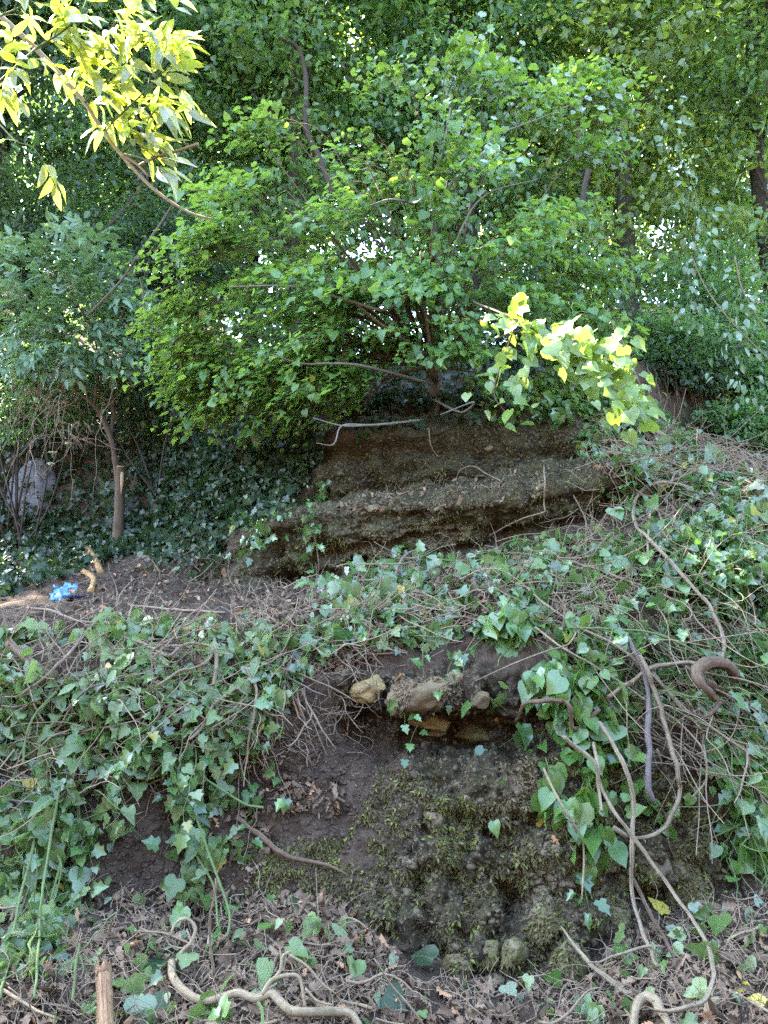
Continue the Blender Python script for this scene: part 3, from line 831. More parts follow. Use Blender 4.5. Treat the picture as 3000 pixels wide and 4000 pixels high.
# small forked sapling below it
b = hit(935, 1800, 0)
t = thing('sapling', 'thin forked linden sapling rising from the shaded slope left of the ledges', 'tree', b)
a = Acc()
for pts in ([(935,1800,7.6),(905,1720,7.4),(880,1650,7.2),(860,1560,7.0)], [(935,1800,7.6),(960,1730,7.4),(985,1680,7.3)]):
    a.add(*tube(catmull([at(*p) for p in pts], 4), [.016, .012, .006], 6))
a.build('stem', M['bark_elder'], t, b)
for k in range(26):
    p = at(rng.uniform(700, 1000), rng.uniform(1480, 1720), rng.uniform(6.7, 7.2))
    leaf_obj('leaf', leaf_mesh('linden_leaf', HEART, M['linden']), p, unit(np.array((-.5, -.2, -.5)) + .4 * rng.standard_normal(3)), unit(np.array((-.1, -.4, 1)) + .3 * rng.standard_normal(3)), rng.uniform(.08, .12), t, b)

# ---- the elder on the left
EB = hit(460, 2140, 0)
EY = EB[1]
elder = thing('elder_tree', 'elder with a sawn off trunk and cream flower heads on the left', 'tree', EB)
sec = [at(460, 2150, EY), at(466, 2000, EY - .02), at(470, 1890, EY - .03), at(471, 1826, EY - .04)]
a = Acc(); a.add(*tube(catmull(sec, 5), [.068, .058, .052, .05], 10, wob=.05, cap=False)); a.build('trunk', M['bark_elder'], elder, EB, True)
a = Acc(); a.add(*tube([sec[-1] - (0, 0, .008), sec[-1] + (0, 0, .012)], .049, 10)); a.build('cut_face', M['cutwood'], elder, EB)
a = Acc(); a.add(*tube([at(478, 1845, EY - .09), at(477, 1880, EY - .095), at(474, 1930, EY - .095)], [.018, .02, .006], 6)); a.build('torn_bark', M['cutwood'], elder, EB)
for pts, r in [([(462,1900,0),(440,1740,-.1),(400,1633,-.15),(362,1578,-.2),(300,1530,-.25)], .034), ([(434,1710,-.1),(443,1560,-.1),(416,1398,-.15),(392,1340,-.2),(400,1200,-.2),(330,1080,-.3)], .022),
               ([(368,1585,-.2),(385,1450,-.2),(382,1380,-.2),(350,1250,-.3)], .016), ([(300,1530,-.25),(220,1400,-.3),(180,1250,-.35),(120,1120,-.4)], .016), ([(416,1398,-.15),(470,1250,-.2),(520,1120,-.3)], .014), ([(392,1340,-.2),(300,1180,-.3),(250,1000,-.4)], .012)]:
    a = Acc(); a.add(*tube(catmull([at(x, y, EY + d_) for x, y, d_ in pts], 6), [r, r * .8, r * .4], 7, wob=.05)); a.build('stem', M['bark_elder'], elder, EB, True)
EC = [(0,960),(150,920),(280,880),(430,930),(520,1050),(600,1250),(560,1420),(480,1500),(380,1430),(200,1480),(0,1440)]
P, A_, N_ = [], [], []
while len(P) < 620:
    x, y = rng.uniform(-60, 620), rng.uniform(880, 1520)
    if not inpoly([x], [y], EC)[0]: continue
    P.append(at(x, y, EY + rng.uniform(-.9, .1)))
    o_ = unit(P[-1] - at(300, 1350, EY - .2))
    A_.append(unit(o_ + (0, -.3, -.35) + .4 * rng.standard_normal(3))); N_.append(unit(np.array((0, -.5, 1.0)) + .35 * rng.standard_normal(3)))
P, A_, N_ = map(np.array, (P, A_, N_))
S_ = rng.uniform(.16, .27, len(P))
order = np.argsort(P[:, 1])
for k in order[:160]:
    leaf_obj('leaf', leaf_mesh('elder_leaf', PINN, M['elder']), P[k], A_[k], N_[k], S_[k], elder, EB)
rest = order[160:]
v, f, u = scatter(PINN, P[rest], A_[rest], N_[rest], S_[rest])
o = link('foliage', mesh_np('foliage', v - EB, f, M['elder'], False, u), elder); o['kind'] = 'stuff'
def umbel(px, row, Y, rad):
    c = at(px, row, Y); a = Acc()
    n = 70
    rr = rad * np.sqrt(rng.random(n)); th = rng.uniform(0, 6.28, n)
    Pq = c + np.stack([rr * np.cos(th), rr * np.sin(th), -.25 * rr ** 2 / rad + rng.normal(0, .004, n)], 1)
    v, f, u = scatter(HEX, Pq, unit(rng.standard_normal((n, 3)) * (1, 1, .2)), unit(np.array((0, -.3, 1)) + .3 * rng.standard_normal((n, 3))), .022)
    a.add(v, f, u)
    o = a.build('flower_cluster', M['flower'], elder, EB)
    s = Acc()
    for k in range(8): s.add(*tube([c - (0, 0, .07), Pq[k * 8]], .0015, 4, cap=False))
    s2 = s.build('stalk', M['green'], o, EB)
for x, y, d_, r in [(30,932,-.6,.05),(75,935,-.6,.04),(195,1065,-.7,.04),(280,1120,-.7,.04),(30,1145,-.8,.05),(85,1150,-.8,.04),(565,1052,-.3,.05),(430,1300,-.6,.04),(515,1358,-.4,.04),(540,1435,-.4,.035),(510,1505,-.3,.05),(30,1215,-.8,.035),(180,962,-.6,.035),(270,1730,-.3,.035),(205,1765,-.3,.035),(200,1810,-.3,.03)]:
    umbel(x, y, EY + d_, r)
# arching leafless shrub
b = hit(200, 2050, 0)
t = thing('leafless_shrub', 'tangle of bare arching tan stems left of the elder trunk', 'shrub', b)
for k in range(40):
    x0, y0 = rng.uniform(120, 480), rng.uniform(1480, 1760)
    x1 = x0 - rng.uniform(-60, 330); y1 = y0 + rng.uniform(-40, 330)
    xm = (x0 + x1) / 2 + rng.uniform(-40, 40); ym = min(y0, y1) - rng.uniform(0, 110)
    YY = EY - rng.uniform(-.3, .8)
    pts = [at(x0, y0, EY - .1), at(xm, ym, YY), at((xm + x1) / 2 + rng.uniform(-30, 30), (ym + y1) / 2, YY - .1), at(x1, y1, YY - .1)]
    C = catmull(pts, 6); C = C + .05 * np.stack([vnoise(C * 6 + k, 300 + q) for q in range(3)], 1)
    a = Acc(); a.add(*tube(C, [.006, .0042, .002], 4))
    for q in (6, 11):
        e = C[q] + np.array((rng.normal(0, .12), rng.normal(0, .06), rng.normal(-.05, .12)))
        a.add(*tube([C[q], (C[q] + e) / 2 + (0, 0, .02), e], [.003, .002, .001], 4))
    a.build('stem', M['stick'], t, b)
for lab, pts in [('long dead stem leaning between the elder and the linden', [(775,615,7.2),(690,770,7.2),(625,878,7.2),(542,995,7.1),(470,1100,7.1),(344,1230,7.0)]),
                 ('thin hooked root dangling right of the elder crown', [(545,1085,7.2),(560,1150,7.15),(556,1220,7.15),(515,1285,7.2),(490,1270,7.2)]),
                 ('dark leaning trunk in the deep shade left of the linden', [(570,700,9.0),(510,790,9.0),(430,880,9.0),(350,960,9.0),(330,1100,9.0)]),
                 ('slim dark forked trunk behind the left of the linden top', [(1090,150,8.6),(1165,190,8.6),(1195,310,8.6),(1195,500,8.6),(1240,600,8.6),(1300,760,8.6)]),
                 ('crooked dark trunk standing right of the linden crown', [(2300,250,8.4),(2290,400,8.4),(2262,530,8.4),(2304,615,8.4),(2280,750,8.4),(2270,900,8.4)])]:
    P = [at(*p) for p in pts]
    r = .014 if 'trunk' not in lab else .035
    a = Acc(); a.add(*tube(catmull(P, 6), [r * .5, r, r] if 'trunk' in lab else [r * .4, r, r * .8], 7, wob=.06))
    o = a.build('dead_sapling' if r < .03 else 'tree_trunk', M['bark_dark' if r > .03 else 'bark_elder'], None, P[-1], True)
    tag(o, lab, 'stem' if r < .03 else 'trunk')

# ---- the sunlit branch hanging in from the upper left
pts = [(-120,-40),(0,62),(140,190),(250,310),(330,400),(400,510),(470,600),(560,700),(640,770),(740,830),(835,857)]
main = catmull([at(x, y, 2.5 - .02 * i) for i, (x, y) in enumerate(pts)], 6)
SB = main[0]
br = thing('overhanging_branch', 'sunlit elder branch with blazing leaves hanging in at the upper left', 'branch', SB)
a = Acc(); a.add(*tube(main, [.011, .008, .006, .0035], 8, wob=.04)); a.build('stem', M['gnarl'], br, SB, True)
a = Acc(); a.add(*tube(catmull([at(470,600,2.37), at(540,645,2.36), at(580,690,2.35)], 4), [.006, .005, .004], 6)); a.add(*tube(catmull([at(540,648,2.36), at(620,610,2.33), at(700,588,2.3), at(775,562,2.28)], 4), [.005, .005, .0055], 7)); a.build('broken_twig', M['gnarl'], br, SB)
side = [[(140,190),(260,110),(400,-20)], [(250,310),(360,200),(470,60),(520,-40)], [(330,400),(430,300),(540,200),(640,110)], [(400,510),(500,420),(590,330),(640,250)],
        [(470,600),(540,540),(590,450),(620,420)], [(0,62),(90,20),(180,-60)], [(140,190),(60,260),(-20,330)], [(470,600),(560,620),(610,660)]]
a = Acc(); nodes = []
for s_ in side:
    Yb = rng.uniform(2.3, 2.5)
    P = catmull([at(x, y, Yb - .05 * i) for i, (x, y) in enumerate(s_)], 5)
    a.add(*tube(P, [.004, .003, .0015], 5))
    nodes += [(P[i], unit(P[min(i + 1, len(P) - 1)] - P[i - 1])) for i in range(1, len(P), 2)]
for i in range(6, 30, 7): nodes.append((main[i], unit(main[i + 1] - main[i])))
hang = catmull([at(-60,460,2.3), at(0,490,2.3), at(60,550,2.28), at(120,570,2.27), at(150,600,2.26)], 4)
a.add(*tube(hang, [.003, .002, .001], 5)); nodes.append((hang[-1], np.array((.3, -.1, -1.0)))); nodes.append((hang[8], np.array((.2, 0, -1.0))))
leaves = []
for p, tdir in nodes:
    for rep in range(2 if proj(p)[1][0] < 420 else 1):
        dcn = unit(tdir * .25 + np.array((.45, -.1, .05)) + .5 * rng.standard_normal(3))
        Lr = rng.uniform(.07, .12)
        q = p + dcn * Lr
        a.add(*tube([p, p + dcn * Lr * .5 + (0, 0, .008), q], [.0016, .0012, .0008], 4, cap=False))
        sdv = unit(np.cross(dcn, np.array((0, 0, 1.0)) + .4 * rng.standard_normal(3)))
        nup = unit(np.cross(sdv, dcn)); nup = nup if nup[2] > 0 else -nup
        for kk, (frac, sgn) in enumerate([(1, 0), (.75, 1), (.75, -1)] + ([(.35, 1), (.35, -1)] if rng.random() < .4 else [])):
            axv = unit(dcn + sdv * sgn * 1.1 + (0, 0, -.35) + .2 * rng.standard_normal(3))
            leaves.append((p + dcn * Lr * frac, axv, unit(nup * .5 + np.array((-.05, -.6, .6)) + .45 * rng.standard_normal(3)), rng.uniform(.06, .10)))
a.build('twig', M['green'], br, SB, False, 'stuff')
OV2 = shape(_mirror([(.09, .04), (.16, .2), (.20, .4), (.17, .6), (.085, .84)], [(0, 0), (0, .25), (0, .55), (0, 1)], ['m0 r0 m1', 'r0 r1 m1', 'r1 r2 m1', 'r2 m2 m1', 'r2 r3 m2', 'r3 r4 m2', 'r4 m3 m2']), .25, .3, .02)
random.shuffle(leaves)
for k, (p, ax, nn, s) in enumerate(leaves[:300]):
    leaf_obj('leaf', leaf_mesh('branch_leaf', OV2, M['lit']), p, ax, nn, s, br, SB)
if len(leaves) > 300:
    L = leaves[300:]
    v, f, u = scatter(OV2, np.array([l[0] for l in L]), np.array([l[1] for l in L]), np.array([l[2] for l in L]), np.array([l[3] for l in L]))
    o = link('foliage', mesh_np('foliage', v - SB, f, M['lit'], False, u), br); o['kind'] = 'stuff'

# ------------------------------------------------------------------ stones
def ico(sub_):
    import bmesh
    bm = bmesh.new(); bmesh.ops.create_icosphere(bm, subdivisions=sub_, radius=1)
    V = np.array([v.co[:] for v in bm.verts]); bm.verts.index_update()
    F = np.array([[v.index for v in f.verts] for f in bm.faces]); bm.free()
    return V, F
I1, I2, I4 = ico(1), ico(2), ico(4)
def rockshape(I, seed, ang=.25, fine=.05):
    V, F = I; V = V.copy()
    n = fbm(V * 1.3 + seed * 3.7, 3, seed) * ang + fbm(V * 5 + seed, 3, seed + 5) * fine
    W = V * (1 + n + (.16 * (.5 - worley(V * 2.6 + seed, seed)) if len(V) > 500 else 0))[:, None]
    for k in range(5):                     # flat faces
        r_ = np.random.default_rng(seed * 31 + k); dn = unit(r_.standard_normal(3)); lim = r_.uniform(.62, .85)
        h = W @ dn; W = W - np.clip(h - lim, 0, None)[:, None] * dn * .85
    return W, F
ROOTZ = [(950,2900),(1500,2880),(1450,3050),(1000,3100)]
BV = []
def boulder(label, px, row, wpx, hpx, mat, seed, sink=.35, rot=0.0, name='boulder', ang=.25):
    h = cast(px, row); p, n = h
    dist = np.linalg.norm(p - CAM)
    rx, rz = wpx / 2 / FPX * dist, hpx / 2 / FPX * dist
    ry = (rx + rz) * .5
    V, F = rockshape(I4, seed, ang)
    V = V * (rx, ry, rz)
    V = V * (1 + .05 * fbm(V * 40, 3, seed))[:, None]
    c, s = math.cos(rot), math.sin(rot)
    V = np.stack([V[:, 0] * c - V[:, 2] * s, V[:, 1], V[:, 0] * s + V[:, 2] * c], 1)
    ctr = p + unit(ray(px, row)) * ry * (sink - .25)
    BV.append((V + ctr, F))
    o = link(name, mesh_np(name, V, F, mat, True), None, ctr)
    return tag(o, label, 'rock')
for i, a in enumerate([
 ('smooth rounded tan boulder under the ivy at the top of the bare soil', 1440, 2690, 130, 105, M['stone_ochre']),
 ('pale angular stone set in the overhang right of the hanging stem', 1785, 2655, 80, 75, M['stone']),
 ('grey rounded stone at the right end of the overhang', 1875, 2740, 75, 70, M['stone_brown']),
 ('ochre slab under the overhang', 1680, 2815, 170, 75, M['stone_ochre']),
 ('greenish block below the overhang with an orange leaf on top', 1870, 2870, 150, 80, M['stone_moss']),
 ('low brown stone under the ochre slab', 1700, 2862, 80, 35, M['stone_brown']),
 ('shaggy brown ball of moss and roots on the middle of the bank', 2015, 3085, 120, 115, M['stone_brown']),
 ('large dark mossy boulder at the right foot of the bank', 2700, 3480, 160, 200, M['stone_moss']),
 ('mossy block under the large dark boulder', 2760, 3560, 90, 70, M['stone_brown']),
 ('flat topped mossy block right of the dark hollow', 2130, 3610, 110, 120, M['stone_moss']),
 ('long mossy boulder at the foot of the bank under the diagonal vine', 2230, 3780, 130, 190, M['stone_moss']),
 ('square mossy rock left of the brown broken vine', 2410, 3590, 95, 130, M['stone_moss']),
 ('pale green rock beside the square mossy rock', 2400, 3740, 80, 70, M['stone']),
 ('rounded mossy rock low in the middle of the bank', 2010, 3720, 110, 90, M['stone_moss']),
 ('mossy rock hidden under the wall of pebbles', 1920, 3730, 70, 110, M['stone_moss']),
 ('brown rock at the foot of the bank beside the litter', 1780, 3790, 120, 110, M['stone_brown']),
 ('small pale rock in the litter at the foot of the bank', 1930, 3830, 70, 50, M['stone']),
 ('cracked stone standing proud of the bare soil', 1690, 3200, 60, 65, M['stone']),
 ('long pale stone lying flat in the soil', 1600, 3375, 60, 30, M['stone']),
 ('pale cream boulder in the shade behind the elder', 665, 1865, 48, 55, M['stone_grey']),
 ('tan stone on the upper ledge under the linden', 1910, 1752, 36, 24, M['stone']),
 ('flat stone on the shelf between the two ledges', 1645, 1970, 42, 26, M['stone']),
 ('lumpy stone at the left end of the shelf', 1460, 1985, 60, 36, M['stone']),
 ('broad mossy rock on the right of the bank behind the looping vine', 2560, 3380, 130, 110, M['stone_moss']),
 ('mossy shelf rock behind the two hanging vines', 2330, 3330, 170, 120, M['stone_moss']),
 ('overhanging mass of pebbly conglomerate above the ochre slab', 1640, 2730, 270, 150, M['stone_brown']),
]): boulder(*a, seed=i + 3, sink=.7 if i > 22 else .1 if a[2] > 3300 else .35, rot=random.uniform(-.3, .3))
# pale rock wall in the shade at the left
h = at(190, 1890, 9.3); b = np.array((h[0], h[1], drop(h[0], h[1])[2]))
V, F = rockshape(I4, 91, .3, .06)
o = link('rock_face', mesh_np('rock_face', V * (.40, .25, .40), F, M['stone_grey'], True), None, at(150, 1930, 9.55)); tag(o, 'pale grey rock face in the shade at the left behind the bare stems', 'rock')
boulder('second pale rock behind the sawn elder trunk', 520, 1980, 120, 110, M['stone_grey'], 77, .6)

_v, _f, _n = P1.tolist(), GF[keep].tolist(), len(P1)
for V, F in BV:
    _v += V.tolist(); _f += (F + _n).tolist(); _n += len(V)
bvh = BVHTree.FromPolygons(_v, _f)

# stones set in the ledges and the bank: the 290 largest one by one, the rest together
stmesh = []
for k in range(8):
    V, F = rockshape(I2, 200 + k, .22, .03); stmesh.append(mesh_np('stone', V * (1, .8, .62), F, M['pebble'], True))
def stone(p, n, r):
    o = bpy.data.objects.new('stone', random.choice(stmesh))
    q = Vector(n).to_track_quat('Y', 'Z').to_matrix() @ Matrix.Rotation(random.uniform(-.6, .6), 3, 'Y')
    o.matrix_basis = Matrix.Translation(Vector(p - n * r * .25)) @ (q @ Matrix.Diagonal((r * random.uniform(.8, 1.4), r, r * random.uniform(.8, 1.2)))).to_4x4()
    o.parent = ground; col.objects.link(o)
WALL = [(2150,3250),(2350,3230),(2400,3400),(2250,3420),(2050,3600),(1980,3560),(2100,3380)]
LOW2 = [(1500,2950),(2200,2950),(2450,3050),(2750,3150),(2600,3600),(2250,3700),(1700,3750),(1450,3500),(1550,3200)]
SHELF = [(1180,2010),(1500,1900),(1900,1850),(2200,1840),(2100,1960),(1500,2010)]
LOWL = [(1260,2140),(1700,2030),(1900,2080),(1700,2170),(1300,2230)]
for poly, n, r0, r1 in ((WALL, 90, .012, .03), (LOW2, 70, .014, .034), (SHELF, 45, .012, .032), (LOWL, 60, .010, .024), (LEDGE, 15, .015, .03), ([(1000,3000),(1500,2950),(1500,3500),(1000,3500)], 10, .008, .018)):
    P, N = hits(n, poly)
    for p, nn in zip(P, N): stone(p, nn, rng.uniform(r0, r1))
V1, F1 = rockshape(I1, 5, .2, .05)
pv = Acc()
for poly, n, r0, r1 in ((WALL, 700, .006, .016), (LOW2, 1500, .004, .012), (SHELF, 260, .005, .012), (LOWL, 1300, .005, .013), (LEDGE, 900, .004, .010), ([(150,3100),(1600,2900),(1600,3600),(900,3700),(150,3500)], 700, .003, .007), ([(-50,3500),(3050,3400),(3050,4050),(-50,4050)], 500, .003, .008)):
    P, N = hits(n, poly)
    n_ = len(P); r = rng.uniform(r0, r1, n_) ; ax = unit(rng.standard_normal((n_, 3)))
    x, y, z = frames(ax, N)
    W = P[:, None] - (N * r[:, None] * .2)[:, None] + r[:, None, None] * (V1[None, :, 0, None] * x[:, None] * 1.25 + V1[None, :, 1, None] * y[:, None] * .9 + V1[None, :, 2, None] * z[:, None] * .7)
    pv.add(W.reshape(-1, 3), (F1[None] + (np.arange(n_) * len(V1))[:, None, None]).reshape(-1, 3))
o = pv.build('pebbles', M['pebble'], ground, (0, 0, 0), True, 'stuff')

cl_ = Acc()
for poly, n in (([(850,2950),(1500,2700),(1650,3300),(1450,3700),(1000,3600)], 1700), ([(250,3080),(750,3080),(720,3500),(250,3600)], 1100), (ROOTZ, 500), ([(300,2170),(900,2150),(900,2330),(300,2360)], 500), ([(0,3500),(3000,3450),(3000,4050),(0,4050)], 1500)):
    P, N = hits(n, poly)
    n_ = len(P); r = rng.uniform(.004, .013, n_) * (rng.random(n_) ** .7 + .3); ax = unit(rng.standard_normal((n_, 3)))
    x, y, z = frames(ax, N)
    W = P[:, None] + r[:, None, None] * (V1[None, :, 0, None] * x[:, None] * 1.2 + V1[None, :, 1, None] * y[:, None] + V1[None, :, 2, None] * z[:, None] * .7)
    cl_.add(W.reshape(-1, 3), (F1[None] + (np.arange(n_) * len(V1))[:, None, None]).reshape(-1, 3))
cl_.build('soil_crumbs', M['crumb'], ground, (0, 0, 0), False, 'stuff')

# zones of the bank
IVR = [(2350,1650),(2480,1560),(2600,1600),(2750,1750),(3060,1930),(3060,3000),(2900,2950),(2700,2700),(2450,2500),(2300,2250),(2400,2050),(2480,1950)]
IVR2 = [(2600,2100),(3060,2000),(3060,2800),(2750,2600)]
BR2 = [(1480,2180),(1620,2130),(1800,2150),(2350,2080),(2400,2300),(2350,2600),(2250,2650),(2050,2560),(1900,2480),(1500,2520),(1250,2560),(1150,2450),(1300,2330)]
HANGM = [(1880,2420),(2250,2420),(2480,2800),(2420,2980),(2250,2900),(2020,2600)]
LEFT1 = [(-50,2480),(400,2430),(1150,2440),(1200,2600),(1000,2900),(800,2950),(600,3000),(400,3150),(-50,3200)]
LEFT2 = [(-50,3000),(420,3050),(330,3350),(250,3700),(-50,4050)]
STRIP = [(680,2950),(850,2950),(960,3250),(800,3560),(690,3350)]
UP = [(1850,1560),(2480,1500),(2480,1640),(2200,1660),(1900,1650)]
UPR = [(2250,1700),(2480,1620),(2480,1840),(2330,1820)]
DARK = [(-50,1950),(450,2050),(850,1900),(950,1980),(700,2120),(330,2230),(-50,2360)]

# ------------------------------------------------------------------ moss, litter, fine roots
BLADE = (np.array([(-.12, 0, 0), (.12, 0, 0), (.2, .4, .12), (-.18, .5, .1), (.02, 1, -.05)]), np.array([(0, 1, 2), (0, 2, 3), (3, 2, 4)]))
def moss_patch(polys, mat, n, size, name):
    a = Acc()
    for poly, fr in polys:
        P, N = hits(int(n * fr), poly)
        k = vnoise(P * 6, 61) + .7 * vnoise(P * 17, 62) > -.02
        P, N = P[k], N[k]
        m_ = len(P)
        ax = unit(N * .55 + np.array((0, 0, -.7)) + .55 * rng.standard_normal((m_, 3)))
        nn = unit(N + np.array((0, 0, .5)) + .6 * rng.standard_normal((m_, 3)))
        a.add(*scatter(BLADE, P - N * .004, ax, nn, size * rng.uniform(.5, 1.5, m_)))
    o = a.build(name, mat, None, (0, 0, 0)); tag(o, 'shaggy moss hanging on the bank', kind='stuff')
moss_patch([(MOSSZ, .74), ([(850,3300),(1450,3250),(1500,3650),(950,3650)], .12), (LEDGE, .18), ([(2150,2950),(2800,3050),(2850,3500),(2300,3650),(2150,3300)], .3)], M['moss'], 42000, .026, 'moss')
M['moss_bright'] = leaf_mat('bright_moss_frond', (.055, .070, .014), (.15, .17, .045), (.16, .2, .03), .2, .8, spec=.1)
moss_patch([([(1700,3080),(1850,3120),(1920,3350),(1780,3400),(1690,3250)], .4), ([(1000,3300),(1130,3330),(1150,3500),(1050,3520)], .12), ([(1280,3280),(1380,3290),(1370,3420),(1290,3420)], .1), ([(850,2100),(1180,2080),(1200,2250),(820,2280)], .2), ([(1250,2060),(1900,2000),(1900,2100),(1300,2200)], .25), ([(1750,2960),(1900,2990),(1870,3080),(1760,3050)], .15), ([(2020,3420),(2100,3400),(2110,3500),(2030,3510)], .1), ([(1950,1880),(2400,1860),(2420,1960),(2000,2010)], .13)], M['moss_bright'], 4600, .02, 'bright_moss')
moss_patch([([(1530,2640),(1800,2640),(1830,2790),(1560,2790)], .4), ([(1930,2960),(2110,2960),(2110,3150),(1950,3150)], .35), (LOW2, .25)], M['drymoss'], 9000, .024, 'dry_moss')
def lay(T, mat, polys, size, name, label, lift=.01, flat=.5, curl=.8):
    a = Acc()
    for poly, n in polys:
        P, N = hits(n, poly)
        m_ = len(P)
        ax = unit(np.cross(N, rng.standard_normal((m_, 3))) + .3 * N * rng.standard_normal((m_, 1)) + (0, 0, -.1))
        nn = unit(N + flat * rng.standard_normal((m_, 3)))
        a.add(*scatter(T, P + N * (lift * rng.random((m_, 1)) + .004), ax, nn, size * np.clip(np.exp(.35 * rng.standard_normal(m_)), .4, 1.8), ucurl=curl))
    o = a.build(name, mat, None, (0, 0, 0)); return tag(o, label, kind='stuff')
FOOT = [(-80,3560),(600,3480),(1150,3500),(1450,3650),(1650,3850),(2250,3830),(2500,3620),(3080,3480),(3080,4060),(-80,4060)]
HEAP = [(1050,3560),(1250,3500),(1450,3620),(1560,3800),(1300,3760),(1080,3700)]
BROW = [(900,2330),(1300,2280),(1560,2190),(2350,2100),(2520,2250),(2350,2480),(1750,2480),(1300,2620),(900,2500)]
TERR = [(250,2170),(900,2130),(950,2330),(300,2420)]
UPBROW = [(2300,1640),(2560,1640),(3050,1850),(3050,2050),(2500,1950),(2300,1800)]
lay(DEAD, M['dead'], [(FOOT, 2800), (HEAP, 1000), (BROW, 2800), (TERR, 350), (UPBROW, 1000), ([(0,2400),(1200,2400),(1200,3100),(0,3000)], 700), (SHELF, 120), ([(750,3150),(1050,3150),(1050,3600),(750,3600)], 160), ([(1000,3060),(1330,3060),(1330,3180),(1000,3180)], 130)], .042, 'leaf_litter', 'dry brown leaf litter on the ground', .03, .8, 1.7)
LEFTZ = [(-50,2480),(1100,2480),(950,2900),(420,3100),(300,3800),(-50,3900)]
a = Acc()                                                # fine roots and dry twigs lying everywhere
def squiggle(p, n, L, k=6, up=.02, dirv=None, bend=.45):
    dcur = unit(np.cross(n, rng.standard_normal(3)) if dirv is None else np.asarray(dirv) + .4 * rng.standard_normal(3))
    pts = [p + n * up]
    for i in range(k):
        dcur = unit(dcur + bend * rng.standard_normal(3) - n * .12 * np.dot(dcur, n))
        pts.append(pts[-1] + dcur * L / k)
    pts = np.array(pts)
    return catmull(pts, 2)
ZL = [(-50,2380),(950,2380),(1150,2500),(1150,2950),(600,3050),(-50,3200)]
ZR = [(2280,1700),(2500,1600),(3050,1800),(3050,3050),(2650,3000),(2350,2800),(2150,2450)]
ROOTF = [(1000,2300),(1500,2250),(1500,2700),(1350,3000),(1000,2950)]
for poly, n, L, r in ((FOOT, 1300, .2, .0024), (BROW, 900, .22, .0024), (ZL, 700, .3, .0034), (ZR, 900, .38, .0028), (ROOTF, 260, .25, .0024), (TERR, 90, .25, .003), (UPBROW, 200, .35, .003), (SHELF, 60, .15, .002)):
    P, N = hits(n, poly)
    for p, nn in zip(P, N): a.add(*tube(squiggle(p, nn, L * rng.uniform(.5, 1.4), 5, rng.uniform(.005, .05)), [r * rng.uniform(.6, 1.5), r * .4], 4, cap=False))
for poly, n, L, dv_, mt in ((LEFT1, 90, .5, (.8, -.1, .2), 0), (LEFT1, 70, .4, (-.7, -.2, -.5), 0), (ZR, 260, .7, (.6, -.2, -.7), 0), (BROW, 160, .45, (.8, -.1, -.3), 0), (UPBROW, 180, .6, (.8, -.1, -.45), 0)):
    P, N = hits(n, poly)
    for p, nn in zip(P, N): a.add(*tube(squiggle(p, nn, L * rng.uniform(.4, 1.3), 5, rng.uniform(.05, .13), dv_, .26), [.004 * rng.uniform(.6, 1.5), .0022], 5, cap=False))
o = a.build('dry_twigs', M['stick'], None, (0, 0, 0)); tag(o, 'dry twigs and rootlets strewn over the bank', kind='stuff')

a = Acc()
for poly, n, L, dv_ in ((LEFTZ, 60, .4, (.55, -.2, .5)), (LEFTZ, 70, .4, (-.3, -.25, -.9)), ([(1500,2180),(2400,2080),(3000,2000),(3000,3000),(2300,2700)], 300, .5, (.5, -.2, -.75)), ([(2750,2900),(3040,2850),(3040,3400),(2850,3350)], 60, .6, (.15, -.15, -1))):
    P, N = hits(n, poly)
    for p, nn in zip(P, N): a.add(*tube(squiggle(p, nn, L * rng.uniform(.4, 1.3), 5, rng.uniform(.03, .10), dv_, .32), [.0038 * rng.uniform(.6, 1.4), .0022], 5, cap=False))
o = a.build('green_stalks', M['green'], None, (0, 0, 0)); tag(o, 'thin green stalks lying in the cut greenery', kind='stuff')

# ------------------------------------------------------------------ ivy and herbs
def cover(polys, T, mat, size, name, label, lift=.09, down=.9, patch=-.22):
    a = Acc()
    for poly, n in polys:
        P, N = hits(n, poly)
        m_ = len(P)
        cl = vnoise(P * 4.5, 81) + .7 * vnoise(P * 11, 82) > patch
        P, N = P[cl], N[cl]; m_ = len(P)
        toc = unit(CAM - P)
        ax = unit(np.array((0, -.25, -down)) + .65 * rng.standard_normal((m_, 3)))
        nn = unit(N * .5 + toc * .3 + np.array((0, 0, .45)) + .8 * rng.standard_normal((m_, 3)))
        lf = 1.15 * lift * rng.random(m_) ** 1.3 * (1 + .7 * vnoise(P * 4, 83))
        a.add(*scatter(T, P + (N * .8 + toc * .2) * lf[:, None] + N * .01, ax, nn, size * np.clip(np.exp(.38 * rng.standard_normal(m_)), .4, 1.9)))
    o = a.build(name, mat, None, (0, 0, 0)); return tag(o, label, kind='stuff')
cover([(IVR, 1500), (IVR2, 500), (BR2, 500), (HANGM, 420)], HEART, M['ivy'], .072, 'broad_ivy_leaves', 'broad ivy leaves among the lobed ones on the right slope and the brow', .11, .9)
cover([(LEFT1, 700), (LEFT2, 250), (FOOT, 60)], OVATE, M['herb'], .085, 'narrow_herb_leaves', 'narrow pale leaves in the left heap', .12, .8)
cover([(IVR, 2700), (IVR2, 800), (BR2, 1000), (UP, 400), (UPR, 260)], IVY, M['ivy'], .066, 'ivy_cover', 'glossy ivy covering the right hand slope and the brow of the bank')
cover([(LEFT1, 950), (LEFT2, 300), (HANGM, 300), (FOOT, 90)], IVY, M['ivy'], .064, 'ivy_heap', 'cut ivy heaped on the left of the bank')
cover([(LEFT1, 1400), (LEFT2, 700), (STRIP, 160), (BR2, 300), (FOOT, 220)], LOBED, M['herb'], .072, 'wilted_herbs', 'wilted pale green herbs lying on the left of the bank', .10, .8)
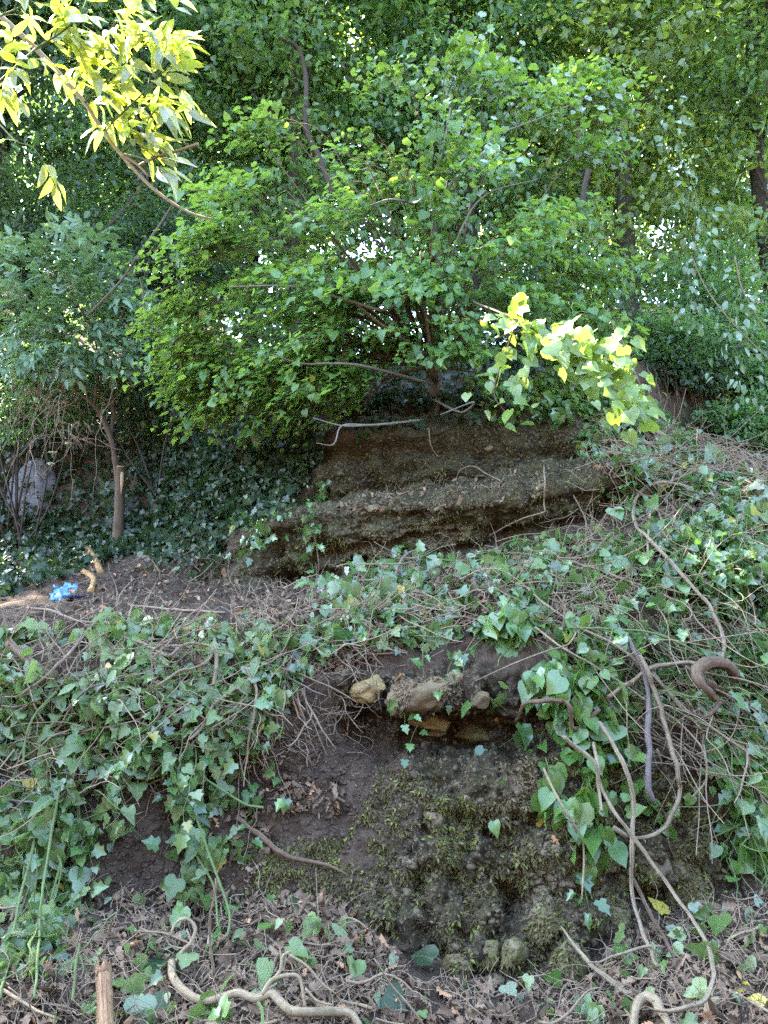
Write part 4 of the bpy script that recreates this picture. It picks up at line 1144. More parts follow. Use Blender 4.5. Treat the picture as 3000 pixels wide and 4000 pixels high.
cover([(HANGM, 460), ([(2150,2900),(2300,2950),(2380,3300),(2250,3350),(2130,3100)], 60), ([(2780,2900),(3060,2850),(3060,3450),(2850,3350)], 200)], HEART, M['vineleaf'], .085, 'vine_leaves', 'bright heart shaped leaves hanging on the right of the bank', .12, 1.0)
cover([([(1200,1400),(2250,1400),(2300,1580),(1250,1600)], 1800), ([(-50,1450),(560,1500),(560,2050),(-50,2050)], 2600), ([(300,2080),(900,2040),(880,2200),(640,2200)], 350), (DARK, 3600), ([(560,1500),(1200,1450),(1280,1750),(1150,1950),(1000,2060),(700,2080),(560,1900)], 6500), ([(480,2100),(900,2000),(860,2250),(600,2230)], 250)], IVY, M['ivy_dark_shade'], .06, 'undergrowth', 'ivy undergrowth coloured dark for the shade at the left', .12, .6, -9)
cover([([(860,2000),(1100,1850),(1300,1880),(1250,2020),(1120,2080),(1000,2180),(860,2200)], 420), ([(1200,2040),(1260,2040),(1270,2290),(1210,2290)], 70), ([(2250,1850),(2500,1750),(2520,1900),(2420,1950)], 160)], IVY, M['ivy'], .055, 'ledge_ivy', 'ivy hanging over the ends of the ledges', .1)
cover([([(1300,1560),(1700,1560),(2000,1540),(1900,1650),(1400,1700)], 260), ([(2480,1300),(3060,1250),(3060,1560),(2800,1480),(2560,1400)], 1500), ([(2850,1500),(3060,1500),(3060,1850),(2900,1800)], 500)], IVY, M['ivy_dark_shade'], .07, 'ivy_curtain', 'ivy creeping along the top of the ledges and the root bank', .12)

# ivy vines one by one: a stem that trails down the bank with leaves of its own
def trail(px, row, L, hang=.8, lift=.05):
    h = cast(px, row)
    if h is None: return None
    p, n = h
    p = p + n * lift
    dcur = unit(np.array((rng.normal(0, .5), -.3, -hang)))
    pts = [p]
    nst = max(5, int(L / .07))
    for i in range(nst):
        q = pts[-1] + dcur * L / nst
        r_ = bvh.find_nearest(Vector(q))
        nn = np.array(r_[1]); c0 = np.array(r_[0])
        if np.dot(nn, CAM - c0) < 0: nn = -nn
        dist = np.dot(q - c0, nn)
        if dist < .035: q = q + nn * (.035 - dist + .01)
        pts.append(q)
        dcur = unit(dcur + .3 * rng.standard_normal(3) + (0, 0, -.25 * hang) + (nn * .1 if dist < .05 else -nn * .08))
    return np.array(pts)
VZ = [('ivy strand trailing over the cut stems on the left of the bank', 'ivy strands on the left of the bank', LEFT1, 26, IVY, M['ivy'], .07),
      ('ivy strand spilling over the brow in the middle', 'ivy strands on the brow', [(1100,2380),(1500,2300),(2000,2350),(1900,2480),(1200,2520)], 12, IVY, M['ivy'], .065),
      ('ivy strand climbing through the right hand slope', 'ivy strands on the right slope', IVR, 18, IVY, M['ivy'], .07),
      ('bright strand of heart leaves hanging at the right edge of the bank', 'heart leaved strands at the right edge', [(2800,2700),(3000,2650),(3000,3000),(2800,3000)], 9, HEART, M['vineleaf'], .07),
      ('strand of heart leaves hanging between the looping vines', 'heart leaved strands among the loops', [(2050,2500),(2350,2560),(2380,2800),(2200,2850)], 9, HEART, M['vineleaf'], .085),
      ('wilted pale green herb stem lying down the left of the bank', 'wilted herb stems on the left', [(-20,2500),(900,2500),(800,2900),(-20,3200)], 16, LOBED, M['herb'], .075)]
nleaf_obj = 0
for lab, grp, poly, n, T, mat, ls in VZ:
    k = 0
    while k < n:
        x, y = rng.uniform(min(p[0] for p in poly), max(p[0] for p in poly)), rng.uniform(min(p[1] for p in poly), max(p[1] for p in poly))
        if not inpoly([x], [y], poly)[0]: continue
        P = trail(x, y, rng.uniform(.4, 1.0))
        if P is None: k += 1; continue
        C = catmull(P, 3)
        t = thing('ivy_vine' if T is IVY else 'leafy_vine' if T is HEART else 'wilted_herb', lab, 'vine' if T is not LOBED else 'plant', P[0], grp)
        a = Acc(); a.add(*tube(C, [.004, .003, .0015], 5)); a.build('stem', M['green'] if T is not IVY or k % 2 else M['vine'], t, P[0])
        for j in range(2, len(C), 3):
            q = C[j]; toc = unit(CAM - q)
            sd_ = rng.standard_normal(3)
            leaf_obj('leaf', leaf_mesh('vine_leaf_%d' % id(T), T, mat), q + toc * .02 + sd_ * .02, unit(np.array((0, -.2, -.7)) + .6 * sd_), unit(toc * .6 + (0, 0, .7) + .4 * rng.standard_normal(3)), ls * rng.uniform(.7, 1.3), t, P[0])
        k += 1
def leafy(label, pts, n, T, mat, ls, r=.004, smat='green', name='ivy_vine', cat='vine', spread=.05, liftd=.06, fixed=None):
    P = np.array([hit(x, y, liftd) for x, y in pts]) if fixed is None else np.array([at(x, y, fixed) for x, y in pts])
    C = catmull(P, 6); t = thing(name, label, cat, P[0])
    a = Acc(); a.add(*tube(C, [r, r * .8, r * .35], 6)); a.build('stem', M[smat], t, P[0])
    for k in range(n):
        q = C[int((len(C) - 1) * (k + .5) / n)]; toc = unit(CAM - q); s_ = rng.standard_normal(3)
        leaf_obj('leaf', leaf_mesh('own_leaf_%d' % id(T), T, mat), q + toc * rng.uniform(0, .05) + s_ * spread, unit(np.array((0, -.2, -.8)) + .5 * s_), unit(toc * .6 + (0, 0, .6) + .4 * rng.standard_normal(3)), ls * rng.uniform(.65, 1.3), t, P[0])
    return t
leafy('bushy glossy ivy clump standing up at the left end of the brow', [(1230,2440),(1290,2300),(1370,2250),(1440,2330)], 46, IVY, M['ivy'], .085, spread=.09)
leafy('ivy clump under the pale arching stem on the brow', [(1520,2260),(1560,2170),(1610,2180),(1650,2260)], 30, IVY, M['ivy'], .085, spread=.07)
leafy('strand of big bright leaves hanging beside the pale hanging stick', [(2130,2960),(2160,3050),(2200,3120),(2270,3200),(2320,3260),(2350,3330)], 34, HEART, M['vineleaf'], .095, spread=.06)
leafy('pair of big glossy leaves in front of the twisted root', [(1900,2720),(1960,2760),(2030,2850),(1950,2920)], 9, HEART, M['ivy'], .10, spread=.06)
leafy('wilted green stem with big toothed leaves hanging over bare soil', [(720,3000),(745,3120),(760,3240),(740,3400),(690,3560)], 20, LOBED, M['herb'], .10, spread=.05)
leafy('small ivy sprig on the end of the ledge above the brow', [(2240,1760),(2290,1800),(2340,1820)], 14, IVY, M['ivy'], .07)
leafy('small ivy sprig hanging in front of the boulder hollow', [(2270,3420),(2290,3500),(2310,3600)], 6, IVY, M['ivy'], .085)
leafy('ivy sprig under the tan boulder', [(1520,2720),(1560,2770),(1570,2800)], 5, IVY, M['ivy'], .06)
leafy('tall creeper curtain hanging before the right hand trees', [(2560,430),(2640,540),(2690,720),(2680,900),(2690,1080),(2700,1280)], 90, OVATE, M['creeper'], .085, fixed=7.4, name='hanging_creeper', spread=.13)
leafy('second creeper strand beside the curtain on the right', [(2640,560),(2720,760),(2730,950),(2710,1100),(2680,1330)], 60, OVATE, M['creeper'], .075, fixed=7.3, name='hanging_creeper', spread=.09)
leafy('pale creeper cascading down the right edge over the root bank', [(3020,1060),(2880,1160),(2850,1300),(2900,1420),(2960,1560)], 90, OVATE, M['creeper'], .08, fixed=7.2, name='hanging_creeper', spread=.15)
leafy('slender lone shoot rising above the linden top', [(1905,230),(1915,140),(1918,60)], 5, HEART, M['linden'], .08, fixed=6.3, name='shoot', cat='shoot', spread=.02)
leafy('green shoot hanging down the ledge face', [(2353,1904),(2340,1970),(2315,2056)], 4, IVY, M['ivy'], .04, r=.003, spread=.02)

# ------------------------------------------------------------------ big vines, roots, sticks one by one
def vine(name, label, cat, pts, r, mat, lift=.06, sides=8, ridge=.0, taper=(1, .95, .8), wob=.03, n=6, twist=0.0):
    P = np.array([hit(p[0], p[1], p[2] if len(p) > 2 else lift) for p in pts])
    # keep the depth smooth so the stem bridges hollows
    dist = np.linalg.norm(P - CAM, axis=1)
    if len(P) > 3:
        d2 = dist.copy()
        for _ in range(3): d2[1:-1] = .25 * d2[:-2] + .5 * d2[1:-1] + .25 * d2[2:]
        d2 = np.minimum(d2, dist - .005)
        P = CAM + (P - CAM) * (d2 / dist)[:, None]
    C = catmull(P, n)
    if cat in ('vine', 'stem', 'branch') and C[:, 2].max() > .6: C = C + unit(CAM - C) * .05
    sd_ = int(abs(pts[0][0]) + pts[0][1])
    C = C + r * .55 * np.stack([vnoise(C * 14 + k * 9.1, sd_ + k) for k in range(3)], 1)
    rr = np.interp(np.linspace(0, 1, len(C)), np.linspace(0, 1, len(taper)), taper) * r
    rr = rr * (1 + .16 * vnoise(C * 22, sd_ + 7) + .25 * np.clip(vnoise(C * 9, sd_ + 8) - .55, 0, 1))
    a = Acc(); a.add(*tube(C, rr, sides, ridge, wob=wob, twist=twist))
    if mat in ('vine', 'stick', 'gnarl') and len(C) > 20:          # stubs, side shoots and rootlets
        for q in rng.integers(2, len(C) - 2, max(3, len(C) // 7)):
            e = unit(rng.standard_normal(3) + (CAM - C[q]) * .15) * rng.uniform(.02, .07)
            m_ = C[q] + e * .5 + rng.normal(0, .006, 3)
            a.add(*tube([C[q], m_, C[q] + e], [r * .32, r * .22, r * .08], 5))
    o = a.build(name, M[mat], None, P[0], sides > 6 and ridge == 0)
    return tag(o, label, cat)
vine('woody_vine', 'long ridged vine looping up at the right and sweeping down to the curled stem', 'vine', [(2700,1910),(2600,1885),(2520,1905),(2480,1960),(2474,2010),(2490,2060),(2549,2120),(2666,2244),(2766,2362),(2811,2461),(2824,2542),(2812,2600)], .014, 'vine', .14, 10, .22)
vine('woody_vine', 'pale ridged vine running left from the curled stem', 'vine', [(2373,2723),(2470,2660),(2537,2612),(2610,2598),(2682,2590),(2735,2597)], .015, 'vine', .14, 10, .25)
vine('curled_vine', 'thick curled brown stem on the right slope', 'stem', [(2807,2728,.20),(2754,2689,.23),(2722,2645,.25),(2728,2607,.26),(2769,2586,.26),(2822,2592,.24),(2858,2616,.20),(2866,2650,.13)], .033, 'root', .15, 14, .22, (.6, 1.1, 1.0), .06)
vine('root', 'dark root running right from under the curled stem', 'root', [(2760,2665,.12),(2822,2704,.10),(2890,2735,.08),(2960,2780,.05)], .017, 'root', .1, 8)
vine('broken_vine', 'splintered hooked stem below the curled one', 'stem', [(2815,2735,.16),(2800,2766,.15),(2769,2790,.14),(2735,2800,.13)], .017, 'root', .14, 9, .2, (1.2, .8, .5), .10)
vine('dry_branch', 'blackened stem pointing left from the splintered hook', 'stem', [(2735,2800,.13),(2682,2786,.12),(2624,2769,.11),(2560,2740,.11)], .010, 'bark_dark', .12, 7)
vine('woody_vine', 'largest looping vine hanging in a wide curve over the mossy bank', 'vine', [(2500,2560),(2537,2636),(2552,2689),(2586,2786),(2610,2863),(2634,2954),(2648,3036),(2653,3089),(2639,3152),(2600,3224),(2547,3263),(2489,3274),(2431,3258),(2395,3236)], .014, 'vine', .20, 10, .25)
vine('woody_vine', 'straight hanging vine crossing the wide loop down to the litter', 'vine', [(2345,2820),(2402,2920),(2441,2998),(2465,3084),(2475,3161),(2470,3244),(2467,3340),(2467,3452),(2485,3560),(2521,3669),(2567,3768)], .013, 'vine', .24, 10, .25)
vine('woody_vine', 'long vine crossing the loop and curling back along the ground at the lower right', 'vine', [(2200,2877),(2258,2925),(2325,2983),(2342,3055),(2369,3123),(2417,3195),(2480,3282),(2567,3398),(2639,3506),(2711,3597),(2766,3696),(2786,3796),(2768,3877),(2711,3931),(2621,3949),(2560,3935)], .0105, 'vine', .26, 10, .22)
vine('woody_vine', 'short hanging vine left of the straight one', 'vine', [(2318,2900),(2335,2990),(2340,3080),(2350,3170)], .010, 'vine', .2, 9, .2)
vine('broken_vine', 'dark brown broken stem leaning on the litter beside the straight vine', 'stem', [(2472,3425,.1),(2521,3533,.1),(2585,3651,.08),(2657,3777,.03)], .012, 'root', .08, 8, .15)
vine('woody_vine', 'diagonal vine lying at the foot of the bank', 'vine', [(2187,3615,.1),(2277,3732,.1),(2368,3823,.08),(2485,3895,.06)], .012, 'vine', .08, 9, .22, (.4, 1, 1.1))
vine('root', 'bent thick root at the bottom edge right of the middle', 'root', [(2470,4040,.05),(2490,3930,.09),(2520,3895,.12),(2560,3905,.12),(2590,3960,.09),(2625,4020,.04)], .018, 'gnarl', .08, 9, 0, (1, 1.1, .9), .05)
vine('stick', 'short forked stub at the bottom edge near the right corner', 'stick', [(2755,4040,.05),(2765,3950,.09),(2790,3915,.12),(2810,3905,.13)], .015, 'gnarl', .1, 8, 0, (1, 1, .7), .05)
vine('stick', 'thin pale stick hanging in front of the bright leaves', 'stick', [(2124,3000),(2187,3136),(2268,3262),(2282,3362),(2273,3515)], .0075, 'gnarl', .17, 7, 0, (.9, 1, .5))
vine('dead_branch', 'grey hanging branch with a torn lower end', 'branch', [(2440,2480,.12),(2489,2559,.16),(2532,2689,.18),(2537,2786,.18),(2532,2882,.2),(2532,2979,.22),(2532,3075,.22),(2556,3133,.22)], .016, 'greystick', .15, 9, 0, (.7, 1, 1.05), .06)
vine('rootlet', 'thin torn strip dangling from the grey hanging branch', 'root', [(2545,3110,.22),(2580,3150,.18),(2605,3200,.15),(2612,3290,.13),(2640,3360,.1)], .004, 'root', .12, 5)
vine('root', 'twisted scaly root arching under the ivy in the middle', 'root', [(2014,2820,.08),(2040,2765,.13),(2066,2741,.16),(2144,2738,.17),(2204,2735,.17),(2231,2768,.17),(2229,2820,.16),(2243,2843,.16),(2280,2826,.17),(2340,2764,.19)], .014, 'root', .1, 9, .1, (.8, 1.05, .9), .10)
vine('dry_vine', 'long dry vine running down right across the brow', 'vine', [(2042,2280),(2133,2362),(2268,2452),(2404,2524),(2530,2606),(2640,2740),(2740,2850)], .0085, 'vine', .12, 8, .2)
vine('dry_vine', 'dry vine bending down to the right edge', 'vine', [(2259,2452),(2404,2520),(2540,2630),(2630,2723),(2711,2800),(2856,2895),(2915,2940),(2930,3010),(2965,3100),(3010,3190)], .008, 'vine', .13, 8, .2)
vine('dry_vine', 'dry vine slanting across the hanging leaves', 'vine', [(2090,2450),(2180,2520),(2300,2590),(2430,2670),(2560,2760),(2660,2830),(2740,2920),(2760,3040),(2700,3120)], .007, 'vine', .14, 8, .2)
vine('dry_vine', 'pale twisted vine rising out of the right slope', 'vine', [(2530,2200),(2530,2120),(2540,2000),(2560,1930)], .009, 'stick', .09, 7, 0)
vine('dry_vine', 'straight dry vine from the upper right slope down to the ivy', 'vine', [(2560,1980),(2610,2080),(2650,2180),(2660,2240)], .008, 'stick', .09, 7, 0)
vine('green_vine', 'long smooth green stem across the right of the brow', 'stem', [(2223,2452),(2404,2457),(2540,2470),(2675,2524),(2747,2560)], .0065, 'green', .13, 7)
vine('green_vine', 'green stem arching along the top of the brow', 'stem', [(1640,2170),(1760,2190),(1900,2185),(2010,2160),(2120,2180),(2300,2230),(2450,2290)], .006, 'green', .1, 7)
vine('woody_vine', 'smooth grey green vine lying across the right of the brow', 'vine', [(2230,2195),(2330,2220),(2430,2260),(2510,2290)], .010, 'vine', .08, 8)
vine('woody_vine', 'pale arching stem standing on the brow above the ivy clump', 'vine', [(1531,2316,.02),(1542,2250,.07),(1562,2200,.09),(1590,2165,.09),(1630,2148,.06)], .010, 'stick', .1, 8)
vine('root', 'thick pale root end lying on the brow', 'root', [(1690,2285,.03),(1740,2305,.04),(1800,2310,.03)], .012, 'gnarl', .03, 8)
vine('woody_vine', 'stout cut trunk of a vine under the sunlit leaves', 'vine', [(2480,1610,.06),(2540,1670,.08),(2600,1725,.06),(2660,1790,.04)], .032, 'vine', .06, 10, .18)
vine('woody_vine', 'pale arched vine lying in the dry heap at the upper right', 'vine', [(2610,1910),(2640,1850),(2700,1820),(2800,1835),(2900,1880)], .009, 'stick', .08, 8)
vine('root', 'hanging root with a knot in front of the upper ledge', 'root', [(2125,1819,.12),(2128,1880,.12),(2126,1960,.12),(2128,2000,.12)], .007, 'stick', .1, 6)
vine('root', 'thin root slanting down left from the knot on the ledge', 'root', [(2128,2000,.12),(2050,2022,.1),(1970,2060,.08),(1906,2098,.04)], .006, 'stick', .1, 6)
vine('root', 'pale root curling on the shelf between the ledges', 'root', [(1780,1875),(1800,1835),(1850,1822),(1900,1850),(1960,1880)], .006, 'stick', .05, 6)
vine('root', 'dangling root below the upper ledge lip', 'root', [(1675,1670,.1),(1680,1730,.1),(1700,1770,.08),(1715,1785,.05)], .006, 'stick', .08, 6)
vine('root', 'ivy root hanging at the left corner of the lower ledge', 'root', [(1225,2070,.05),(1235,2130,.07),(1245,2200,.07),(1240,2260,.05)], .006, 'vine', .06, 6)
# lower left
g1 = [(671,3758,.16),(674,3813,.17),(710,3861,.18),(758,3897,.18),(813,3909,.18),(873,3894,.18),(933,3879,.18),(999,3900,.18),(1060,3882,.18),(1090,3909,.18),(1132,3945,.18),(1192,3954,.18),(1300,3951,.17),(1370,3962,.15),(1410,4020,.12)]
P = np.array([hit(*p) for p in g1]); dist = np.linalg.norm(P - CAM, axis=1); P = CAM + (P - CAM) * (np.minimum(np.linspace(dist[0], dist[-1], len(P)), dist) / dist)[:, None]
t = thing('gnarled_branch', 'smooth gnarled tan branch snaking along the bottom left', 'branch', P[0])
a = Acc(); a.add(*tube(catmull(P, 7), [.016, .0155, .0145, .0155, .0165, .015], 10, wob=.035)); a.build('main_stem', M['gnarl'], t, P[0], True)
def yat(x, y, like): return CAM + unit(ray(x, y)) * np.linalg.norm(like - CAM)
for pts, k, r in [([(686,3760),(716,3710),(746,3680),(763,3626),(730,3589),(686,3607),(666,3655)], 0, .0085), ([(750,3690),(700,3668),(640,3645),(590,3640),(525,3637)], 0, .005), ([(716,3705),(670,3695),(650,3670)], 0, .004), ([(1024,3885),(1060,3830),(1108,3812),(1162,3812),(1180,3855),(1192,3939)], 8, .009), ([(1060,3835),(1095,3790),(1105,3735),(1140,3715)], 8, .007), ([(1130,3730),(1200,3775),(1258,3842),(1310,3880)], 9, .0055), ([(1192,3860),(1240,3910),(1300,3925)], 9, .005)]:
    a = Acc(); a.add(*tube(catmull([yat(x, y, P[k]) for x, y in pts], 5), [r, r * .9, r * .6], 7, wob=.05)); a.build('side_branch', M['gnarl'], t, P[0], True)
def splinter(label, pts, r, mat, name='broken_post', cat='stump', lift=.1):
    P = catmull([hit(*p) if len(p) == 3 else hit(p[0], p[1], lift) for p in pts], 5)
    V, F, U = tube(P, r, 14, .16, wob=.05)
    k = np.where(np.linalg.norm(V - P[0], axis=1) < r * 1.25)[0]
    dd = unit(P[0] - P[1]); V[k] += dd * rng.uniform(0, r * 1.6, len(k))[:, None]
    a = Acc(); a.add(V, F, U)
    sx = unit(np.cross(dd, (0.3, 1, 0.2))); sy = np.cross(dd, sx)
    for q in range(9):                                   # torn fibres at the broken end
        th = q * .7 + rng.normal(0, .2); o_ = P[0] - dd * r * .5 + (sx * math.cos(th) + sy * math.sin(th)) * r * .78
        a.add(*tube([o_, o_ + dd * r * .9 + rng.normal(0, r * .08, 3), o_ + dd * r * rng.uniform(1.3, 3.2) + rng.normal(0, r * .12, 3)], [r * .28, r * .2, r * .03], 5))
    o = a.build(name, M[mat], None, P[-1]); return tag(o, label, cat)
splinter('upright splintered brown stake at the bottom left', [(405,3800,.35),(410,3900,.32),(416,4050,.28)], .031, 'splint')
splinter('leaning broken brown stick right of the splintered stake', [(592,3880,.08),(550,3935,.1),(490,4010,.1)], .014, 'splint', 'broken_stick', 'stick')
splinter('short broken log poking out of the ivy at the left edge', [(46,2523,.14),(108,2577,.12),(163,2621,.10),(222,2645,.06)], .028, 'root', 'broken_log', 'log')
splinter('splintered leaning stump behind the blue plastic', [(336,2132,.15),(369,2181,.1),(396,2240,.02)], .034, 'rotten', 'splintered_stump', 'stump')
splinter('lower splintered stump piece beside the blue plastic', [(288,2211,.15),(330,2235,.12),(366,2262,.06),(355,2312,.02)], .028, 'rotten', 'splintered_stump', 'stump')
splinter('rotten orange log half buried on the left of the terrace', [(586,2474,.05),(705,2463,.05),(895,2453,.03)], .026, 'rotten', 'rotten_log', 'log')
vine('dead_branch', 'arched dead branch bent like a bow on the left heap', 'branch', [(434,2480),(542,2507),(651,2561),(705,2523),(760,2510),(830,2534),(803,2588),(749,2610),(694,2626),(613,2680)], .0105, 'stick', .14, 8, 0, (.8, 1, .6), .05)
vine('stick', 'pale stick standing upright at the right of the left heap', 'stick', [(835,2474,.1),(844,2588,.12),(833,2690,.1)], .0125, 'stick', .12, 8)
vine('stick', 'long straight pale stick across the left of the terrace', 'stick', [(108,2377),(190,2382),(298,2425),(407,2431),(542,2447)], .009, 'stick', .08, 7)
vine('stick', 'straight pale stick lying below the bare soil of the terrace', 'stick', [(510,2366),(651,2379),(879,2393)], .010, 'stick', .06, 7)
vine('stick', 'slanting pale cane from the terrace down to the left edge', 'stick', [(370,2435),(280,2540),(180,2640),(60,2730)], .010, 'stick', .13, 7)
vine('stick', 'grey bent cane across the middle of the left heap', 'stick', [(255,2780),(330,2700),(400,2672),(500,2665)], .007, 'greystick', .15, 7)
vine('stick', 'pale pole slanting into the heap under the upright stick', 'stick', [(980,2650),(850,2740),(780,2850),(740,2890)], .010, 'stick', .12, 7)
vine('stick', 'crooked tan stick hanging at the right of the left heap', 'stick', [(960,2610),(1000,2690),(990,2800),(970,2900),(965,2985)], .008, 'stick', .12, 7)
vine('stick', 'thin twig standing up on the terrace', 'stick', [(500,2420,.03),(515,2370,.06),(535,2330,.1)], .007, 'stick', .05, 6)
vine('stick', 'dark twig standing up on the terrace beside the bare soil', 'stick', [(500,2370,.03),(515,2310,.08),(530,2272,.1)], .008, 'bark_dark', .05, 6)
vine('root', 'brown root lying down the bare soil in the middle of the bank', 'root', [(925,3190,.03),(985,3240,.05),(1040,3285,.05),(1130,3348,.05),(1238,3371,.04),(1300,3390,.03),(1360,3420,.01)], .014, 'root', .05, 8, .1, (1, 1, .35), .07)
vine('root', 'thin root beside the brown root on the bare soil', 'root', [(1040,3295,.03),(1090,3340,.03),(1160,3362,.02)], .006, 'root', .03, 6)
vine('green_vine', 'bent green stem crossing above the bare soil', 'stem', [(740,2970),(800,3040),(868,3090),(958,3140),(1030,3154)], .0075, 'green', .12, 7)
vine('green_vine', 'looping green stem hanging in front of the litter', 'stem', [(745,3100),(786,3253),(850,3434),(895,3560),(893,3640),(875,3668),(855,3665)], .007, 'green', .13, 7)
vine('green_vine', 'second green stem hanging beside the looping one', 'stem', [(760,3330),(830,3450),(848,3560),(855,3680),(820,3730)], .0055, 'green', .12, 7)
for lab, pts in [('tallest green stalk lying down the left edge', [(235,3080),(200,3260),(165,3500),(150,3700),(135,3900)]), ('green stalk curving down at the left edge', [(130,3150),(130,3300),(80,3500),(30,3750),(0,3900)]), ('pale green stalk above the soil at the left', [(270,3230),(240,3350),(190,3550)]),
                 ('bright green hooked stalk in the left heap', [(220,2700),(140,2790),(100,2880),(90,2990)]), ('green stalk standing in the litter by the stake', [(310,3690),(295,3790),(285,3910)])]:
    vine('green_vine', lab, 'stem', pts, .007, 'green', .12, 7)
# more dry sticks in the heaps
for grp, lab, poly, n, L0, mats in [('dry sticks in the left heap', 'dry stick lying in the cut ivy of the left heap', LEFT1, 46, (.25, .7), ('stick', 'vine', 'stick', 'greystick')), ('dry vines on the right slope', 'bare dry vine tangled in the ivy of the right slope', ZR, 46, (.4, 1.0), ('vine', 'stick', 'vine')),
                              ('dry sticks on the brow', 'dry stick lying on the litter of the brow', BROW, 30, (.2, .5), ('stick', 'vine')), ('dry sticks in the foreground', 'dry stick lying in the litter at the foot of the bank', FOOT, 44, (.15, .45), ('stick', 'gnarl', 'stick')),
                              ('dry vines on the upper right heap', 'dry vine in the heap at the upper right', UPBROW, 22, (.4, .9), ('vine', 'stick')), ('dry vines hanging at the right', 'bare vine hanging down the right of the bank', [(2300,2450),(3000,2400),(3000,2900),(2500,2850)], 20, (.5, 1.1), ('vine',)), ('roots hanging from the brow', 'pale root hanging from the brow above the bare soil', [(950,2520),(1450,2500),(1450,2640),(1000,2900)], 18, (.2, .5), ('stick',))]:
    P, N = hits(n, poly)
    for k, (p, nn) in enumerate(zip(P, N)):
        dirv = (rng.choice([-1, 1]) * .9, -.1, -.25) if 'left' in lab or 'litter' in lab else (.6, -.2, -.7) if 'hanging' not in lab else (.15, -.2, -1)
        pts = squiggle(p, nn, rng.uniform(*L0), 6, rng.uniform(.02, .1), dirv, .13 if k % 3 else .3)
        a = Acc(); r = rng.uniform(.003, .0075); a.add(*tube(pts, [r, r * .9, r * .5], 6, wob=.05))
        o = a.build('dry_stick' if 'stick' in lab else 'dry_vine', M[mats[k % len(mats)]], None, p); tag(o, lab, 'stick' if 'stick' in lab else 'vine', grp)
# climbing stems at the upper right and hanging roots on the root bank
for lab, pts in [('long thin stem slanting down the right edge', [(2700,1000,7.3),(2760,1130,7.3),(2860,1260,7.2),(3020,1420,7.1)]), ('thin pale stem crossing at the right edge', [(2870,1000,7.2),(2900,1130,7.2),(2990,1290,7.1)]), ('lone arching stem right of the sunlit leaves', [(2390,1250,6.4),(2430,1330,6.4),(2470,1430,6.3),(2500,1500,6.3)])]:
    P = catmull([at(*p) for p in pts], 6); a = Acc(); a.add(*tube(P, [.007, .007, .004], 6)); o = a.build('climbing_vine', M['stick'], None, P[0]); tag(o, lab, 'stem')
rb = hit(2600, 1400, 0)
t = thing('exposed_roots', 'curtain of brown roots hanging out of the dark cut bank at the right', 'roots', rb)
for k in range(60):
    x = rng.uniform(2480, 2920); y = 1360 + (x - 2520) * .38 + rng.uniform(-30, 60)
    dx = rng.uniform(10, 110); dy = rng.uniform(80, 260)
    P = catmull([hit(x, y, .05), hit(x + dx * .4, y + dy * .35, .16), hit(x + dx * .8, y + dy * .7, .14), hit(x + dx, y + dy, .08)], 4)
    a = Acc(); r = rng.uniform(.004, .010); a.add(*tube(P + rng.normal(0, .008, P.shape), [r, r * .8, r * .3], 5)); a.build('root', M['root'], t, rb)

# ------------------------------------------------------------------ fallen leaves seen one by one
def fallen(label, px, row, size, mat, T=DEAD, lift=.02, group=None, name='fallen_leaf'):
    h = cast(px, row)
    if h is None: return
    p, n = h; toc = unit(CAM - p)
    o = leaf_obj(name, leaf_mesh('fallen_%s' % name, T, mat), p + n * lift, unit(np.cross(n, rng.standard_normal(3))), unit(n * .5 + toc * .6 + .3 * rng.standard_normal(3)), size, None, (0, 0, 0))
    tag(o, label, 'leaf', group)
M['orange'] = leaf_mat('orange_leaf', (.30, .13, .045), (.42, .22, .10), (.4, .2, .05), .2, .6)
for lab, x, y, s, mt in [('orange leaf lying on the greenish block', 1925, 2822, .075, 'orange'), ('orange leaf on the ivy at the far right', 2930, 2500, .08, 'orange'), ('pinkish dead leaf stuck on the mossy bank', 2155, 3262, .07, 'orange'), ('pinkish dead leaf above the large dark boulder', 2710, 3362, .075, 'orange'), ('orange leaf in the dark behind the terrace', 551, 2207, .09, 'orange'), ('brown curled leaf hanging by the tan boulder', 1550, 2675, .08, 'orange'), ('brown leaf on the bare soil below the brow', 1345, 2880, .06, 'orange')]: fallen(lab, x, y, s, M[mt])
for lab, x, y, s in [('yellow leaf beside the straight hanging vine', 2580, 3575, .10), ('yellow leaf near the lower right corner', 2915, 3890, .09), ('yellow leaf at the right edge of the litter', 2990, 3945, .07), ('yellow leaf in the undergrowth above the blue plastic', 190, 2205, .07), ('yellow leaf in the left heap', 300, 2690, .07), ('yellow leaf near the bare soil at the left', 375, 3165, .07), ('yellow leaf on the right of the brow', 2075, 2210, .06), ('pale yellow leaf stuck to the mossy bank', 2100, 3212, .075)]: fallen(lab, x, y, s, M['yellow'], HEART)
